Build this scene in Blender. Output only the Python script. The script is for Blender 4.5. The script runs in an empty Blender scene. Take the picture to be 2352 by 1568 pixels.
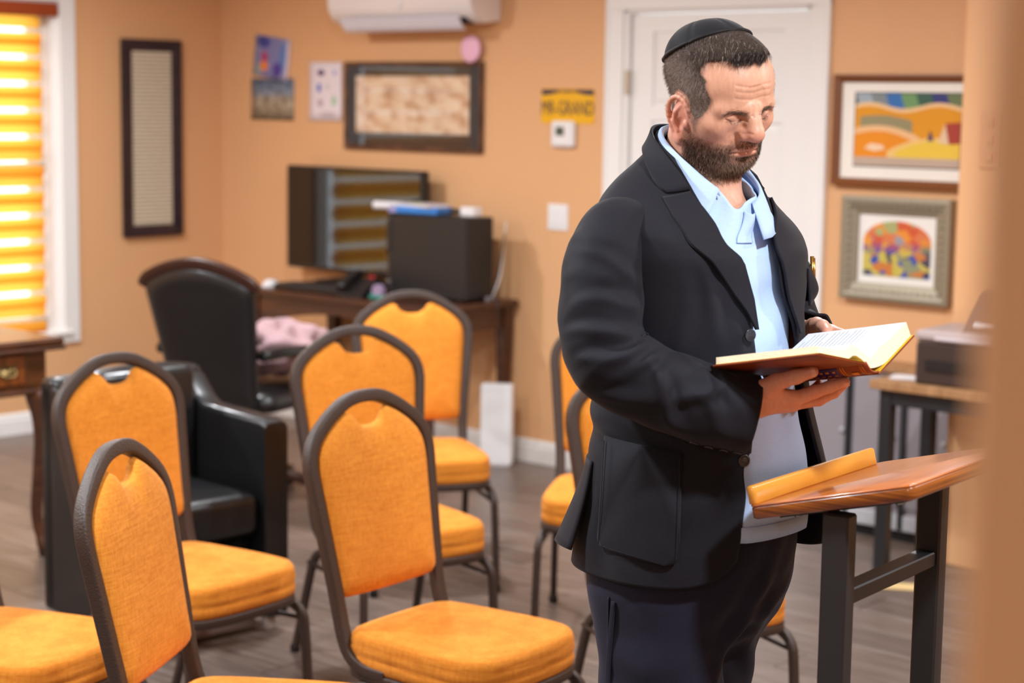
import bpy, math, random
import numpy as np
from mathutils import Vector, Matrix, Euler
random.seed(7); rng = np.random.default_rng(7)
SC = bpy.context.scene
COL = SC.collection
R = math.radians

# ------------------------------------------------------------------ camera
CAM_H = 1.63
cd = bpy.data.cameras.new('camera')
cd.sensor_width = 36.0
cd.lens = 36.0 * 4200 / 2352
cd.clip_start = 0.05
cam = bpy.data.objects.new('camera', cd)
COL.objects.link(cam)
cam.matrix_world = (Matrix.Translation((0, 0, CAM_H)) @ Matrix.Rotation(R(90 - 7.49), 4, 'X')
                    @ Matrix.Rotation(R(0.8), 4, 'Z'))
cd.dof.use_dof = True
cd.dof.focus_distance = 2.94
cd.dof.aperture_fstop = 3.7
SC.camera = cam

# ------------------------------------------------------------------ room frame: s along the back wall, o out from it
CORNER = np.array([-1.5352, 9.6638, 0.0])
DR = np.array([0.745476, -0.666532, 0.0])
NW = np.array([-0.666532, -0.745476, 0.0])
ROOM_ANG = math.atan2(DR[1], DR[0])
def rw(s, o, z):
    return CORNER + DR * s + NW * o + np.array([0, 0, z])

# ------------------------------------------------------------------ world, lamps, exposure
w = bpy.data.worlds.new('sky'); SC.world = w
w.use_nodes = True
bg = w.node_tree.nodes['Background']
bg.inputs[0].default_value = (0.86, 0.93, 1.0, 1)
bg.inputs[1].default_value = 3.6
SC.view_settings.view_transform = 'Standard'
SC.view_settings.look = 'None'
SC.view_settings.exposure = -0.05
SC.view_settings.gamma = 1.0
SC.view_settings.use_curve_mapping = False
CEIL = 2.46
def ceiling_lamp(s, o, power, size=0.16, col=(0.92, 0.965, 1.0)):
    ld = bpy.data.lights.new('downlight_and_fill', 'AREA')
    ld.shape = 'DISK'; ld.size = size; ld.energy = power; ld.color = col
    lo = bpy.data.objects.new('downlight_and_fill', ld)
    COL.objects.link(lo); lo.location = rw(s, o, CEIL - 0.012)
    return lo
for (s, o, p) in ((1.2, 2.0, 46), (3.2, 2.0, 46), (5.2, 2.0, 46), (7.3, 2.2, 46),
                  (1.2, 4.3, 46), (3.2, 4.3, 46), (5.0, 4.8, 50), (7.1, 4.3, 50),
                  (1.2, 6.6, 46), (3.4, 6.6, 46), (7.4, 7.6, 28)):  # last one is an added unseen fill lamp that brightens the near partition
    ceiling_lamp(s, o, p)

# ------------------------------------------------------------------ helpers
def lin(r, g, b):
    f = lambda c: (c / 255 / 12.92) if c / 255 <= 0.04045 else ((c / 255 + 0.055) / 1.055) ** 2.4
    return (f(r), f(g), f(b), 1.0)

def link(o, parent=None):
    COL.objects.link(o)
    if parent is not None:
        o.parent = parent
    return o

def tag(o, label=None, cat=None, group=None, kind=None):
    if label: o['label'] = label
    if cat: o['category'] = cat
    if group: o['group'] = group
    if kind: o['kind'] = kind
    return o

def empty(name, loc=(0, 0, 0), rz=0.0):
    o = bpy.data.objects.new(name, None)
    o.empty_display_size = 0.1
    COL.objects.link(o)
    o.location = tuple(loc); o.rotation_euler = (0, 0, rz)
    return o

def mesh(name, V, Fc, mat, parent=None, smooth=True, mats=None, midx=None, sharp=None):
    me = bpy.data.meshes.new(name)
    me.from_pydata([tuple(map(float, v)) for v in V], [], [tuple(map(int, f)) for f in Fc])
    me.validate(clean_customdata=False)
    for m in (mats or [mat]):
        me.materials.append(m)
    if midx is not None:
        me.polygons.foreach_set('material_index', np.asarray(midx, dtype=np.int32))
    if smooth:
        me.polygons.foreach_set('use_smooth', np.ones(len(me.polygons), dtype=bool))
        if sharp:
            me.set_sharp_from_angle(angle=R(sharp))
    me.update()
    o = bpy.data.objects.new(name, me)
    return link(o, parent)

class MB:
    """collects primitives, then links them as one mesh"""
    def __init__(self): self.V = []; self.F = []
    def add(self, V, F):
        n = len(self.V); self.V += [tuple(v) for v in V]; self.F += [tuple(i + n for i in f) for f in F]; return self
    def box(self, x0, x1, y0, y1, z0, z1, bev=0.0):
        V, F = boxg(x0, x1, y0, y1, z0, z1, bev); return self.add(V, F)
    def build(self, name, mat, parent=None, smooth=True, sharp=35):
        return mesh(name, self.V, self.F, mat, parent, smooth, sharp=sharp)

def boxg(x0, x1, y0, y1, z0, z1, b=0.0):
    if b <= 0:
        V = [(x, y, z) for z in (z0, z1) for y in (y0, y1) for x in (x0, x1)]
        F = [(0, 2, 3, 1), (4, 5, 7, 6), (0, 1, 5, 4), (2, 6, 7, 3), (0, 4, 6, 2), (1, 3, 7, 5)]
        return V, F
    b = min(b, (x1 - x0) * .49, (y1 - y0) * .49, (z1 - z0) * .49)
    V = []; F = []; idx = {}
    X = (x0, x1); Y = (y0, y1); Z = (z0, z1); s = (1, -1)
    for i in (0, 1):
        for j in (0, 1):
            for k in (0, 1):
                for ax in range(3):
                    p = [X[i] + s[i] * b, Y[j] + s[j] * b, Z[k] + s[k] * b]
                    p[ax] = (X, Y, Z)[ax][(i, j, k)[ax]]
                    idx[(i, j, k, ax)] = len(V); V.append(tuple(p))
    g = idx
    for k in (0, 1):
        q = [g[(0, 0, k, 2)], g[(1, 0, k, 2)], g[(1, 1, k, 2)], g[(0, 1, k, 2)]]; F.append(tuple(q if k else q[::-1]))
        q = [g[(0, k, 0, 1)], g[(1, k, 0, 1)], g[(1, k, 1, 1)], g[(0, k, 1, 1)]]; F.append(tuple(q[::-1] if k else q))
        q = [g[(k, 0, 0, 0)], g[(k, 1, 0, 0)], g[(k, 1, 1, 0)], g[(k, 0, 1, 0)]]; F.append(tuple(q if k else q[::-1]))
    for i in (0, 1):
        for j in (0, 1):
            q = [g[(i, j, 0, 0)], g[(i, j, 0, 1)], g[(i, j, 1, 1)], g[(i, j, 1, 0)]]; F.append(tuple(q if i == j else q[::-1]))
            q = [g[(0, i, j, 1)], g[(0, i, j, 2)], g[(1, i, j, 2)], g[(1, i, j, 1)]]; F.append(tuple(q[::-1] if i != j else q))
            q = [g[(i, 0, j, 0)], g[(i, 0, j, 2)], g[(i, 1, j, 2)], g[(i, 1, j, 0)]]; F.append(tuple(q if i != j else q[::-1]))
            for k in (0, 1):
                t = [g[(i, j, k, 0)], g[(i, j, k, 1)], g[(i, j, k, 2)]]
                F.append(tuple(t if (i + j + k) % 2 == 0 else t[::-1]))
    return V, F

def box(name, x0, x1, y0, y1, z0, z1, mat, parent=None, bev=0.0):
    V, F = boxg(x0, x1, y0, y1, z0, z1, bev)
    return mesh(name, V, F, mat, parent, smooth=False)

def catmull(P, n, closed=False):
    """resample control points to n points on a Catmull-Rom spline, evenly spaced"""
    P = np.asarray(P, float)
    if closed: Q = np.vstack([P[-1], P, P[0], P[1]])
    else: Q = np.vstack([2 * P[0] - P[1], P, 2 * P[-1] - P[-2]])
    out = []
    for i in range(1, len(Q) - 2):
        p0, p1, p2, p3 = Q[i - 1], Q[i], Q[i + 1], Q[i + 2]
        for t in np.linspace(0, 1, 16, endpoint=False):
            out.append(.5 * (2 * p1 + (p2 - p0) * t + (2 * p0 - 5 * p1 + 4 * p2 - p3) * t * t + (3 * p1 - p0 - 3 * p2 + p3) * t ** 3))
    if closed: out.append(out[0])
    else: out.append(Q[-2])
    out = np.array(out)
    L = np.concatenate([[0], np.cumsum(np.linalg.norm(np.diff(out, axis=0), axis=1))])
    u = np.linspace(0, L[-1], n + 1)[:-1] if closed else np.linspace(0, L[-1], n)
    return np.stack([np.interp(u, L, out[:, k]) for k in range(out.shape[1])], 1)

def frames(P, up=(0, 0, 1), closed=False):
    P = np.asarray(P, float); n = len(P)
    if closed: T = np.roll(P, -1, 0) - np.roll(P, 1, 0)
    else: T = np.gradient(P, axis=0)
    T /= np.linalg.norm(T, axis=1)[:, None] + 1e-12
    N = np.zeros_like(P); B = np.zeros_like(P)
    u = np.array(up, float)
    if abs(T[0] @ u) > .95: u = np.array([1., 0, 0]) if abs(T[0][0]) < .9 else np.array([0, 1., 0])
    a = u - T[0] * (u @ T[0]); a /= np.linalg.norm(a)
    for i in range(n):
        a = a - T[i] * (a @ T[i]); a /= np.linalg.norm(a); N[i] = a; B[i] = np.cross(T[i], a)
    return T, N, B

def rrect(w, h, r, k=3):
    """rounded rectangle section, counter clockwise"""
    pts = []
    for cx, cy, a0 in ((w / 2 - r, h / 2 - r, 0), (-w / 2 + r, h / 2 - r, 90), (-w / 2 + r, -h / 2 + r, 180), (w / 2 - r, -h / 2 + r, 270)):
        for i in range(k + 1):
            a = R(a0 + 90 * i / k); pts.append((cx + r * math.cos(a), cy + r * math.sin(a)))
    return np.array(pts)

def circ(r, k=10):
    a = np.linspace(0, 2 * np.pi, k, endpoint=False); return np.stack([np.cos(a) * r, np.sin(a) * r], 1)

def sweep(P, sec, up=(0, 0, 1), closed=False, scale=None, caps=True):
    """sec: (k,2) section (along N, along B)"""
    P = np.asarray(P, float); T, N, B = frames(P, up, closed); n = len(P); k = len(sec)
    sc = np.ones(n) if scale is None else np.asarray(scale, float)
    V = (P[:, None, :] + sec[None, :, 0:1] * N[:, None, :] * sc[:, None, None] + sec[None, :, 1:2] * B[:, None, :] * sc[:, None, None]).reshape(-1, 3)
    F = []
    for i in range(n if closed else n - 1):
        j = (i + 1) % n
        for a in range(k):
            b = (a + 1) % k; F.append((i * k + a, j * k + a, j * k + b, i * k + b)[::-1])
    if caps and not closed:
        F.append(tuple(range(k))[::-1]); F.append(tuple((n - 1) * k + a for a in range(k)))
        F[-1] = F[-1]
    return V, F

def loft(rings, closed_u=True, cap0=True, cap1=True):
    """rings: list of (k,3) arrays"""
    A = np.array(rings); n, k = A.shape[:2]; V = A.reshape(-1, 3); F = []
    for i in range(n - 1):
        for a in range(k if closed_u else k - 1):
            b = (a + 1) % k; F.append((i * k + a, i * k + b, (i + 1) * k + b, (i + 1) * k + a))
    if cap0: F.append(tuple(range(k))[::-1])
    if cap1: F.append(tuple((n - 1) * k + a for a in range(k)))
    return V, F

def lathe(prof, k=20):
    """prof: [(r,z)] bottom to top"""
    a = np.linspace(0, 2 * np.pi, k, endpoint=False)
    return loft([np.stack([np.cos(a) * r, np.sin(a) * r, np.full(k, z)], 1) for r, z in prof])

def pillow(outline, thick0, thick1, levels=7, p=2.6, center=None):
    """inflate a star shaped 2-D outline to both sides: returns verts (u,v,h), faces"""
    O = np.asarray(outline, float); k = len(O)
    c = O.mean(0) if center is None else np.asarray(center, float)
    rings = []
    t = 1 - (np.linspace(0, 1, levels) ** 1.7)
    t = np.concatenate([[1.0], 1 - np.linspace(0.01, .93, levels) ** 1.5])
    for s in t:
        h = (1 - s ** p) ** (1 / p) if s < 1 else 0
        rings.append((s, h))
    V = []; F = []
    for side, th in ((1, thick1), (-1, thick0)):
        base = len(V)
        for s, h in rings:
            for q in O: V.append((*(c + (q - c) * s), side * h * th))
        V.append((*c, side * th)); ci = len(V) - 1
        for i in range(len(rings) - 1):
            for a in range(k):
                b = (a + 1) % k; f = (base + i * k + a, base + i * k + b, base + (i + 1) * k + b, base + (i + 1) * k + a)
                F.append(f if side > 0 else f[::-1])
        for a in range(k):
            b = (a + 1) % k; f = (base + (len(rings) - 1) * k + a, base + (len(rings) - 1) * k + b, ci); F.append(f if side > 0 else f[::-1])
    return V, F

def xf(V, M):
    V = np.asarray(V, float); M = np.array(M)
    return V @ M[:3, :3].T + M[:3, 3]

def copy_tree(o, parent=None):
    c = o.copy(); COL.objects.link(c); c.parent = parent
    if parent is not None: c.matrix_parent_inverse = o.matrix_parent_inverse.copy()
    for ch in list(o.children): copy_tree(ch, c)
    return c

# ------------------------------------------------------------------ materials
MATS = {}
def mat(name, col, rough=.5, spec=.5, metal=0.0, bump=None, var=None, coat=0.0, sheen=0.0, sss=0.0, trans=0.0, coords='Object', rand=0.0):
    """bump: (scale, strength, stretch xyz); var: (scale, darker colour, stretch, lo, hi)"""
    if name in MATS: return MATS[name]
    m = bpy.data.materials.new(name); m.use_nodes = True; nt = m.node_tree; N = nt.nodes; L = nt.links
    b = N['Principled BSDF']
    b.inputs['Base Color'].default_value = col
    b.inputs['Roughness'].default_value = rough
    b.inputs['Specular IOR Level'].default_value = spec
    b.inputs['Metallic'].default_value = metal
    if coat: b.inputs['Coat Weight'].default_value = coat; b.inputs['Coat Roughness'].default_value = .1
    if sheen: b.inputs['Sheen Weight'].default_value = sheen; b.inputs['Sheen Roughness'].default_value = .5
    if sss: b.inputs['Subsurface Weight'].default_value = sss; b.inputs['Subsurface Radius'].default_value = (.010, .004, .002)
    if trans: b.inputs['Transmission Weight'].default_value = trans
    tc = N.new('ShaderNodeTexCoord')
    def noise(scale, stretch, detail=4):
        mp = N.new('ShaderNodeMapping'); L.new(tc.outputs[coords], mp.inputs[0]); mp.inputs['Scale'].default_value = stretch
        nz = N.new('ShaderNodeTexNoise'); nz.inputs['Scale'].default_value = scale; nz.inputs['Detail'].default_value = detail
        L.new(mp.outputs[0], nz.inputs['Vector']); return nz
    last = None
    if var:
        nz = noise(var[0], var[2])
        rp = N.new('ShaderNodeValToRGB'); L.new(nz.outputs['Fac'], rp.inputs[0])
        rp.color_ramp.elements[0].position = var[3]; rp.color_ramp.elements[1].position = var[4]
        rp.color_ramp.elements[0].color = var[1]; rp.color_ramp.elements[1].color = col
        last = rp.outputs[0]
    if rand:
        oi = N.new('ShaderNodeObjectInfo'); hs = N.new('ShaderNodeHueSaturation')
        mr = N.new('ShaderNodeMapRange'); mr.inputs[3].default_value = 1 - rand; mr.inputs[4].default_value = 1 + rand
        L.new(oi.outputs['Random'], mr.inputs[0]); L.new(mr.outputs[0], hs.inputs['Value'])
        if last is not None: L.new(last, hs.inputs['Color'])
        else: hs.inputs['Color'].default_value = col
        last = hs.outputs[0]
    if last is not None: L.new(last, b.inputs['Base Color'])
    if bump:
        nz = noise(bump[0], bump[2] if len(bump) > 2 else (1, 1, 1), 6)
        bp = N.new('ShaderNodeBump'); bp.inputs['Strength'].default_value = bump[1]; bp.inputs['Distance'].default_value = .002
        L.new(nz.outputs['Fac'], bp.inputs['Height']); L.new(bp.outputs[0], b.inputs['Normal'])
    MATS[name] = m
    return m

def fabric(name, col, dark, slub=1.0, rough=.85, bumps=.35, sheen=.25, fscale=1.0):
    if name in MATS: return MATS[name]
    m = bpy.data.materials.new(name); m.use_nodes = True; nt = m.node_tree; N = nt.nodes; L = nt.links
    b = N['Principled BSDF']; b.inputs['Roughness'].default_value = rough; b.inputs['Specular IOR Level'].default_value = .2
    b.inputs['Sheen Weight'].default_value = sheen
    tc = N.new('ShaderNodeTexCoord'); ns = []
    for st in ((6, 6, 90), (90, 90, 6), (30, 30, 30)):
        mp = N.new('ShaderNodeMapping'); L.new(tc.outputs['Object'], mp.inputs[0]); mp.inputs['Scale'].default_value = tuple(v * fscale for v in st)
        nz = N.new('ShaderNodeTexNoise'); nz.inputs['Scale'].default_value = 3.0; nz.inputs['Detail'].default_value = 3; L.new(mp.outputs[0], nz.inputs['Vector']); ns.append(nz)
    ad = N.new('ShaderNodeMath'); ad.operation = 'ADD'; L.new(ns[0].outputs[0], ad.inputs[0]); L.new(ns[1].outputs[0], ad.inputs[1])
    ad2 = N.new('ShaderNodeMath'); ad2.operation = 'MULTIPLY_ADD'; L.new(ns[2].outputs[0], ad2.inputs[0]); ad2.inputs[1].default_value = .6; L.new(ad.outputs[0], ad2.inputs[2])
    rp = N.new('ShaderNodeMapRange'); rp.inputs[1].default_value = 1.0; rp.inputs[2].default_value = 1.6; L.new(ad2.outputs[0], rp.inputs[0])
    mx = N.new('ShaderNodeMix'); mx.data_type = 'RGBA'; mx.inputs[6].default_value = dark; mx.inputs[7].default_value = col
    L.new(rp.outputs[0], mx.inputs[0]); L.new(mx.outputs[2], b.inputs['Base Color'])
    bp = N.new('ShaderNodeBump'); bp.inputs['Strength'].default_value = bumps; bp.inputs['Distance'].default_value = .0015
    L.new(ad2.outputs[0], bp.inputs['Height']); L.new(bp.outputs[0], b.inputs['Normal'])
    MATS[name] = m; return m

M_wall = mat('orange_wall_paint', lin(222, 171, 124), .55, .35, bump=(60, .06))
M_white = mat('white_gloss_paint', lin(236, 234, 232), .35, .45)
M_ceil = mat('ceiling_white', lin(238, 235, 230), .8, .2)
M_plank = mat('dark_wood_plank', lin(128, 112, 103), .36, .45, var=(3.0, lin(94, 79, 71), (1.2, 14, 1), .3, .75), bump=(5, .12, (1, 14, 1)), rand=.22)
M_gap = mat('plank_joint', lin(40, 32, 28), .8, .2)
M_metal = mat('satin_metal', lin(170, 168, 165), .35, .5, metal=1.0)

# ------------------------------------------------------------------ the setting
S0, S1, O0, O1 = 0.0, 9.4, 0.0, 9.0
def rbox(name, s0, s1, o0, o1, z0, z1, m, parent=None, bev=0.0, kind='structure'):
    """box in room coordinates, local x = s, local y = -o"""
    o = box(name, s0, s1, -o1, -o0, z0, z1, m, parent, bev)
    if parent is None:
        o.location = tuple(CORNER); o.rotation_euler = (0, 0, ROOM_ANG)
        if kind: o['kind'] = kind
    return o

floor = rbox('floor', S0 - .2, S1 + .2, O0 - .2, O1 + .2, -.06, -.004, M_gap)
# planks: parallel to the back wall, staggered; those in the camera's view as parts, the rest joined
plank_w, plank_l = .18, 1.25
base = None; rest = MB(); nplank = 0
def in_view(s, o):
    P = rw(s, o, 0) - np.array([0, 0, CAM_H])
    y = P[1]; x = P[0]
    return 2.9 < y < 11 and abs(x / max(y, .1) - .0) < .33
row = 0; o_ = O0
V0, F0 = boxg(.0015, plank_l - .0015, -plank_w + .001, -.001, -.03, 0, .0012)
pm = bpy.data.meshes.new('plank'); pm.from_pydata(V0, [], F0); pm.materials.append(M_plank); pm.update()
while o_ < O1:
    off = (row * .47 % 1.0) * plank_l
    s_ = S0 - off
    while s_ < S1:
        c = (s_ + plank_l / 2, o_ + plank_w / 2)
        if nplank < 300 and c[0] + plank_l / 2 > 0 and any(in_view(s_ + q * plank_l, c[1]) for q in (0.1, .5, .9)):
            p = bpy.data.objects.new('plank', pm); COL.objects.link(p); p.parent = floor
            p.location = (s_, -o_, random.uniform(-.0006, .0004)); nplank += 1
        else:
            Vb, Fb = boxg(s_ + .0015, s_ + plank_l - .0015, -o_ - plank_w + .001, -o_ - .001, -.03, 0)
            rest.add(Vb, Fb)
        s_ += plank_l
    o_ += plank_w; row += 1
rp_ = rest.build('plank_rows', M_plank, floor, smooth=False); rp_['kind'] = 'stuff'

rbox('ceiling', S0 - .2, S1 + .2, O0 - .2, O1 + .2, CEIL, CEIL + .1, M_ceil)
DS0, DS1, DTOP = 2.672, 3.620, 2.022          # door opening in the back wall
wb = MB(); wb.box(S0 - .15, DS0, 0, .15, 0, CEIL).box(DS1, S1, 0, .15, 0, CEIL).box(DS0, DS1, 0, .15, DTOP, CEIL)
wb = wb.build('wall_back', M_wall, None, smooth=False); wb.location = tuple(CORNER); wb.rotation_euler = (0, 0, ROOM_ANG); wb['kind'] = 'structure'
# left wall with the window opening
WO0, WO1, WZ0, WZ1 = 1.005, 2.02, .475, 2.075
wl = MB(); wl.box(-.15, 0, -WO0, 0, 0, CEIL).box(-.15, 0, -O1, -WO1, 0, CEIL).box(-.15, 0, -WO1, -WO0, 0, WZ0).box(-.15, 0, -WO1, -WO0, WZ1, CEIL)
wl = wl.build('wall_left', M_wall, None, smooth=False); wl.location = tuple(CORNER); wl.rotation_euler = (0, 0, ROOM_ANG); wl['kind'] = 'structure'
rbox('wall_right', S1, S1 + .15, O0, O1, 0, CEIL, M_wall)
rbox('wall_front', S0, S1, O1, O1 + .15, 0, CEIL, M_wall)
rbox('wall_pier', 4.46, S1, 0, .35, 0, CEIL, M_wall, bev=.004)                 # the wall that steps out in front of the pictures
rbox('wall_near', 7.3165, S1, 5.55, 5.67, 0, CEIL, M_wall, bev=.006)            # the partition end beside the camera

# baseboards with a stepped top
def baseboard(name, pts_axis):
    (a0, a1, horiz) = pts_axis
    prof = [(0, 0), (.016, 0), (.016, .072), (.012, .078), (.012, .092), (.006, .102), (0, .104)]
    V = []; F = []
    for t in (a0, a1):
        for d, z in prof: V.append((t, -d, z) if horiz else (d, -t, z))
    k = len(prof)
    for i in range(k):
        j = (i + 1) % k; F.append((i, j, k + j, k + i) if horiz else (i, k + i, k + j, j))
    F.append(tuple(range(k))); F.append(tuple(k + i for i in range(k))[::-1])
    o = mesh(name, V, F, M_white, None, smooth=False); o.location = tuple(CORNER); o.rotation_euler = (0, 0, ROOM_ANG); o['kind'] = 'structure'
    return o
baseboard('baseboard_back', (0, 2.575, True))
baseboard('baseboard_back_right', (3.69, 4.46, True))
baseboard('baseboard_left', (0, O1, False))

# door
door = empty('door_1', rw(0, 0, 0), ROOM_ANG); door['kind'] = 'structure'
fr = MB()
fr.box(DS0, DS0 + .03, 0, .14, 0, DTOP).box(DS1 - .03, DS1, 0, .14, 0, DTOP).box(DS0, DS1, 0, .14, DTOP - .018, DTOP)
fr.build('jamb', M_white, door, smooth=False)
def casing_prof(d0, d1):
    return [(d0, 0), (d1, 0), (d1, -.012), (d1 * .75 + d0 * .25, -.018), (d1 * .3 + d0 * .7, -.02), (d0, -.012)]
cs = MB()
for s_in, sg in ((DS0 + .004, -1), (DS1 - .004, 1)):
    w_ = .088
    prof = [(0, 0), (w_, 0), (w_, -.02), (w_ - .012, -.022), (w_ - .022, -.015), (.02, -.012), (0, -.010)]
    V = []; k = len(prof)
    for z in (0, DTOP + .08):
        for d, y in prof: V.append((s_in + sg * d, y, z))
    F = [tuple(reversed((i, (i + 1) % k, k + (i + 1) % k, k + i))) for i in range(k)] + [tuple(range(k)), tuple(k + i for i in range(k))]
    cs.add(V, F)
cs.box(DS0 - .084, DS1 + .084, -.019, 0, DTOP - .004, DTOP + .084)
cs.build('casing', M_white, door, smooth=False)
# leaf with six raised panels
LX0, LX1, LY = DS0 + .034, DS1 - .034, .02
leaf = MB(); leaf.box(LX0, LX1, LY + .012, LY + .05, .01, DTOP - .022)
stile = .112; mid = .1; cxm = (LX0 + LX1) / 2
rows = [(.20, .78), (.90, 1.55), (1.61, 1.93)]
rows = [(.22, .74), (.86, 1.555), (1.615, 1.925)]
xs = [(LX0 + stile, cxm - mid / 2), (cxm + mid / 2, LX1 - stile)]
leaf.box(LX0, LX0 + stile, LY, LY + .012, .01, DTOP - .022).box(LX1 - stile, LX1, LY, LY + .012, .01, DTOP - .022)
zz = [.01] + [v for r_ in rows for v in r_] + [DTOP - .022]
for i in range(0, len(zz), 2): leaf.box(LX0 + stile, LX1 - stile, LY, LY + .012, zz[i], zz[i + 1])
for (z0, z1) in rows: leaf.box(cxm - mid / 2, cxm + mid / 2, LY, LY + .012, z0, z1)
leaf.build('leaf', M_white, door, smooth=False)
for (z0, z1) in rows:
    for (x0, x1) in xs:
        V = []
        for ins, y in ((.0, LY + .011), (.012, LY + .009), (.03, LY + .003), (.034, LY + .003)):
            V += [(x0 + ins, y, z0 + ins), (x1 - ins, y, z0 + ins), (x1 - ins, y, z1 - ins), (x0 + ins, y, z1 - ins)]
        F = []
        for r_ in range(3):
            for i in range(4): j = (i + 1) % 4; F.append((r_ * 4 + i, r_ * 4 + j, r_ * 4 + 4 + j, r_ * 4 + 4 + i))
        F.append((12, 13, 14, 15))
        mesh('panel', V, F, M_white, door, smooth=False)
for zc in (.25, 1.05, 1.715):
    h = MB(); h.box(DS0 + .010, DS0 + .034, -.004, .022, zc - .05, zc + .05, .002)
    V, F = lathe([(.006, -.052), (.006, .052)], 10); h.add([(x + DS0 + .030, y - .004, z + zc) for x, y, z in V], F)
    h.build('hinge', mat('brushed_hinge', lin(190, 180, 165), .4, .5, metal=.8), door)
kb = MB(); V, F = lathe([(.026, 0), (.03, .006), (.012, .01), (.012, .035), (.024, .045), (.029, .058), (.024, .07), (.004, .075)], 18)
kb.add([(x + LX1 - .06, -z + LY, y + .93) for x, y, z in V], F); kb.build('knob', M_metal, door)

# window
win = empty('window_1', rw(0, 0, 0), ROOM_ANG); win['kind'] = 'structure'
fm = MB(); c_ = .085
fm.box(0, .018, -WO0 - .002, -WO0 + c_, WZ0 - .05, WZ1 + .09).box(0, .018, -WO1 - c_, -WO1, WZ0 - .05, WZ1 + .09)
fm.box(0, .018, -WO1 - .001, -WO0 + .001, WZ1, WZ1 + .09).box(0, .018, -WO1, -WO0, WZ0 - .052, WZ0 - .004)
fm.build('window_casing', M_white, win, smooth=False)
box('window_sill', -.13, .035, -WO1 - .04, -WO0 + .04, WZ0 - .012, WZ0 + .006, M_white, win, .004)
rv = MB(); rv.box(-.15, 0, -WO0 - .012, -WO0, WZ0, WZ1).box(-.15, 0, -WO1, -WO1 + .012, WZ0, WZ1).box(-.15, 0, -WO1, -WO0, WZ1 - .012, WZ1)
rv.build('reveal', M_white, win, smooth=False)
sa = MB()
for (a, b_, z0, z1) in ((WO0 + .012, WO0 + .11, WZ0, WZ1), (WO1 - .11, WO1 - .012, WZ0, WZ1), (WO0, WO1, WZ0, WZ0 + .07), (WO0, WO1, WZ1 - .07, WZ1), (WO0, WO1, 1.24, 1.30)):
    sa.box(-.135, -.10, -b_, -a, z0, z1, .004)
sa.build('sash', M_white, win, smooth=False)
gm = bpy.data.materials.new('window_glass'); gm.use_nodes = True
gb = gm.node_tree.nodes['Principled BSDF']; gb.inputs['Base Color'].default_value = (1, 1, 1, 1); gb.inputs['Roughness'].default_value = 0; gb.inputs['Transmission Weight'].default_value = 1; gb.inputs['IOR'].default_value = 1.05
for (z0, z1) in ((WZ0 + .07, 1.24), (1.30, WZ1 - .07)):
    box('pane', -.119, -.115, -WO1 + .11, -WO0 - .11, z0, z1, gm, win)

# ------------------------------------------------------------------ roller shade: orange bands with sheer slits between them
def translucent(name, col, tcol, fac, rough=.8):
    m = bpy.data.materials.new(name); m.use_nodes = True; nt = m.node_tree; N = nt.nodes; L = nt.links
    N.remove(N['Principled BSDF']); d = N.new('ShaderNodeBsdfDiffuse'); t = N.new('ShaderNodeBsdfTranslucent'); x = N.new('ShaderNodeMixShader')
    d.inputs[0].default_value = col; t.inputs[0].default_value = tcol; x.inputs[0].default_value = fac
    L.new(d.outputs[0], x.inputs[1]); L.new(t.outputs[0], x.inputs[2]); L.new(x.outputs[0], N['Material Output'].inputs[0]); return m
M_band = translucent('orange_shade_cloth', lin(236, 150, 50), lin(255, 192, 74), .66)
M_sheer = translucent('sheer_shade_cloth', lin(245, 215, 170), lin(255, 240, 210), .7)
_n = M_sheer.node_tree; _tr = _n.nodes.new('ShaderNodeBsdfTransparent'); _m2 = _n.nodes.new('ShaderNodeMixShader'); _m2.inputs[0].default_value = .6
_src = _n.nodes['Material Output'].inputs[0].links[0].from_socket; _n.links.new(_src, _m2.inputs[1]); _n.links.new(_tr.outputs[0], _m2.inputs[2]); _n.links.new(_m2.outputs[0], _n.nodes['Material Output'].inputs[0])
M_cass = mat('shade_cassette_brown', lin(150, 62, 22), .5, .4)
shade = empty('window_shade', rw(0.0, 1.07, WZ0), ROOM_ANG)
tag(shade, 'orange banded roller shade pulled down over the window', 'window shade')
SHW = WO1 - WO0 - .125
box('cassette', -.06, .03, -SHW - .03, .052, 1.525, 1.59, M_cass, shade, .008)
nb = 12; pitch = 1.51 / nb
def cloth_strip(name, za, zb, xa, xb, belly, m):
    rows_ = []
    for q in range(7):
        t = q / 6; rows_.append([(xa + (xb - xa) * t + belly * math.sin(t * math.pi), -.015 - j * (SHW - .02) / 12 + .004 * math.sin(t * 5 + j), za + (zb - za) * t) for j in range(13)])
    V, F = loft(np.array(rows_), closed_u=False, cap0=False, cap1=False); mesh(name, V, F, m, shade)
for i in range(nb):             # each fold: doubled seam, band, sheer slit, band
    z1 = 1.525 - i * pitch
    cloth_strip('shade_band', z1, z1 - .056, -.046, -.030, .006, M_band)
    cloth_strip('sheer_strip', z1 - .054, z1 - .082, -.034, -.034, 0, M_sheer)
    cloth_strip('shade_band', z1 - .080, z1 - pitch - .010, -.030, -.022, .004, M_band)
    cloth_strip('seam_strip', z1 - pitch + .016, z1 - pitch - .010, -.036, -.036, 0, M_band)
V, F = sweep([(-.032, -.012, .012), (-.032, -SHW + .004, .012)], rrect(.022, .014, .004)); mesh('bottom_rail', V, F, M_cass, shade, sharp=40)

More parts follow.
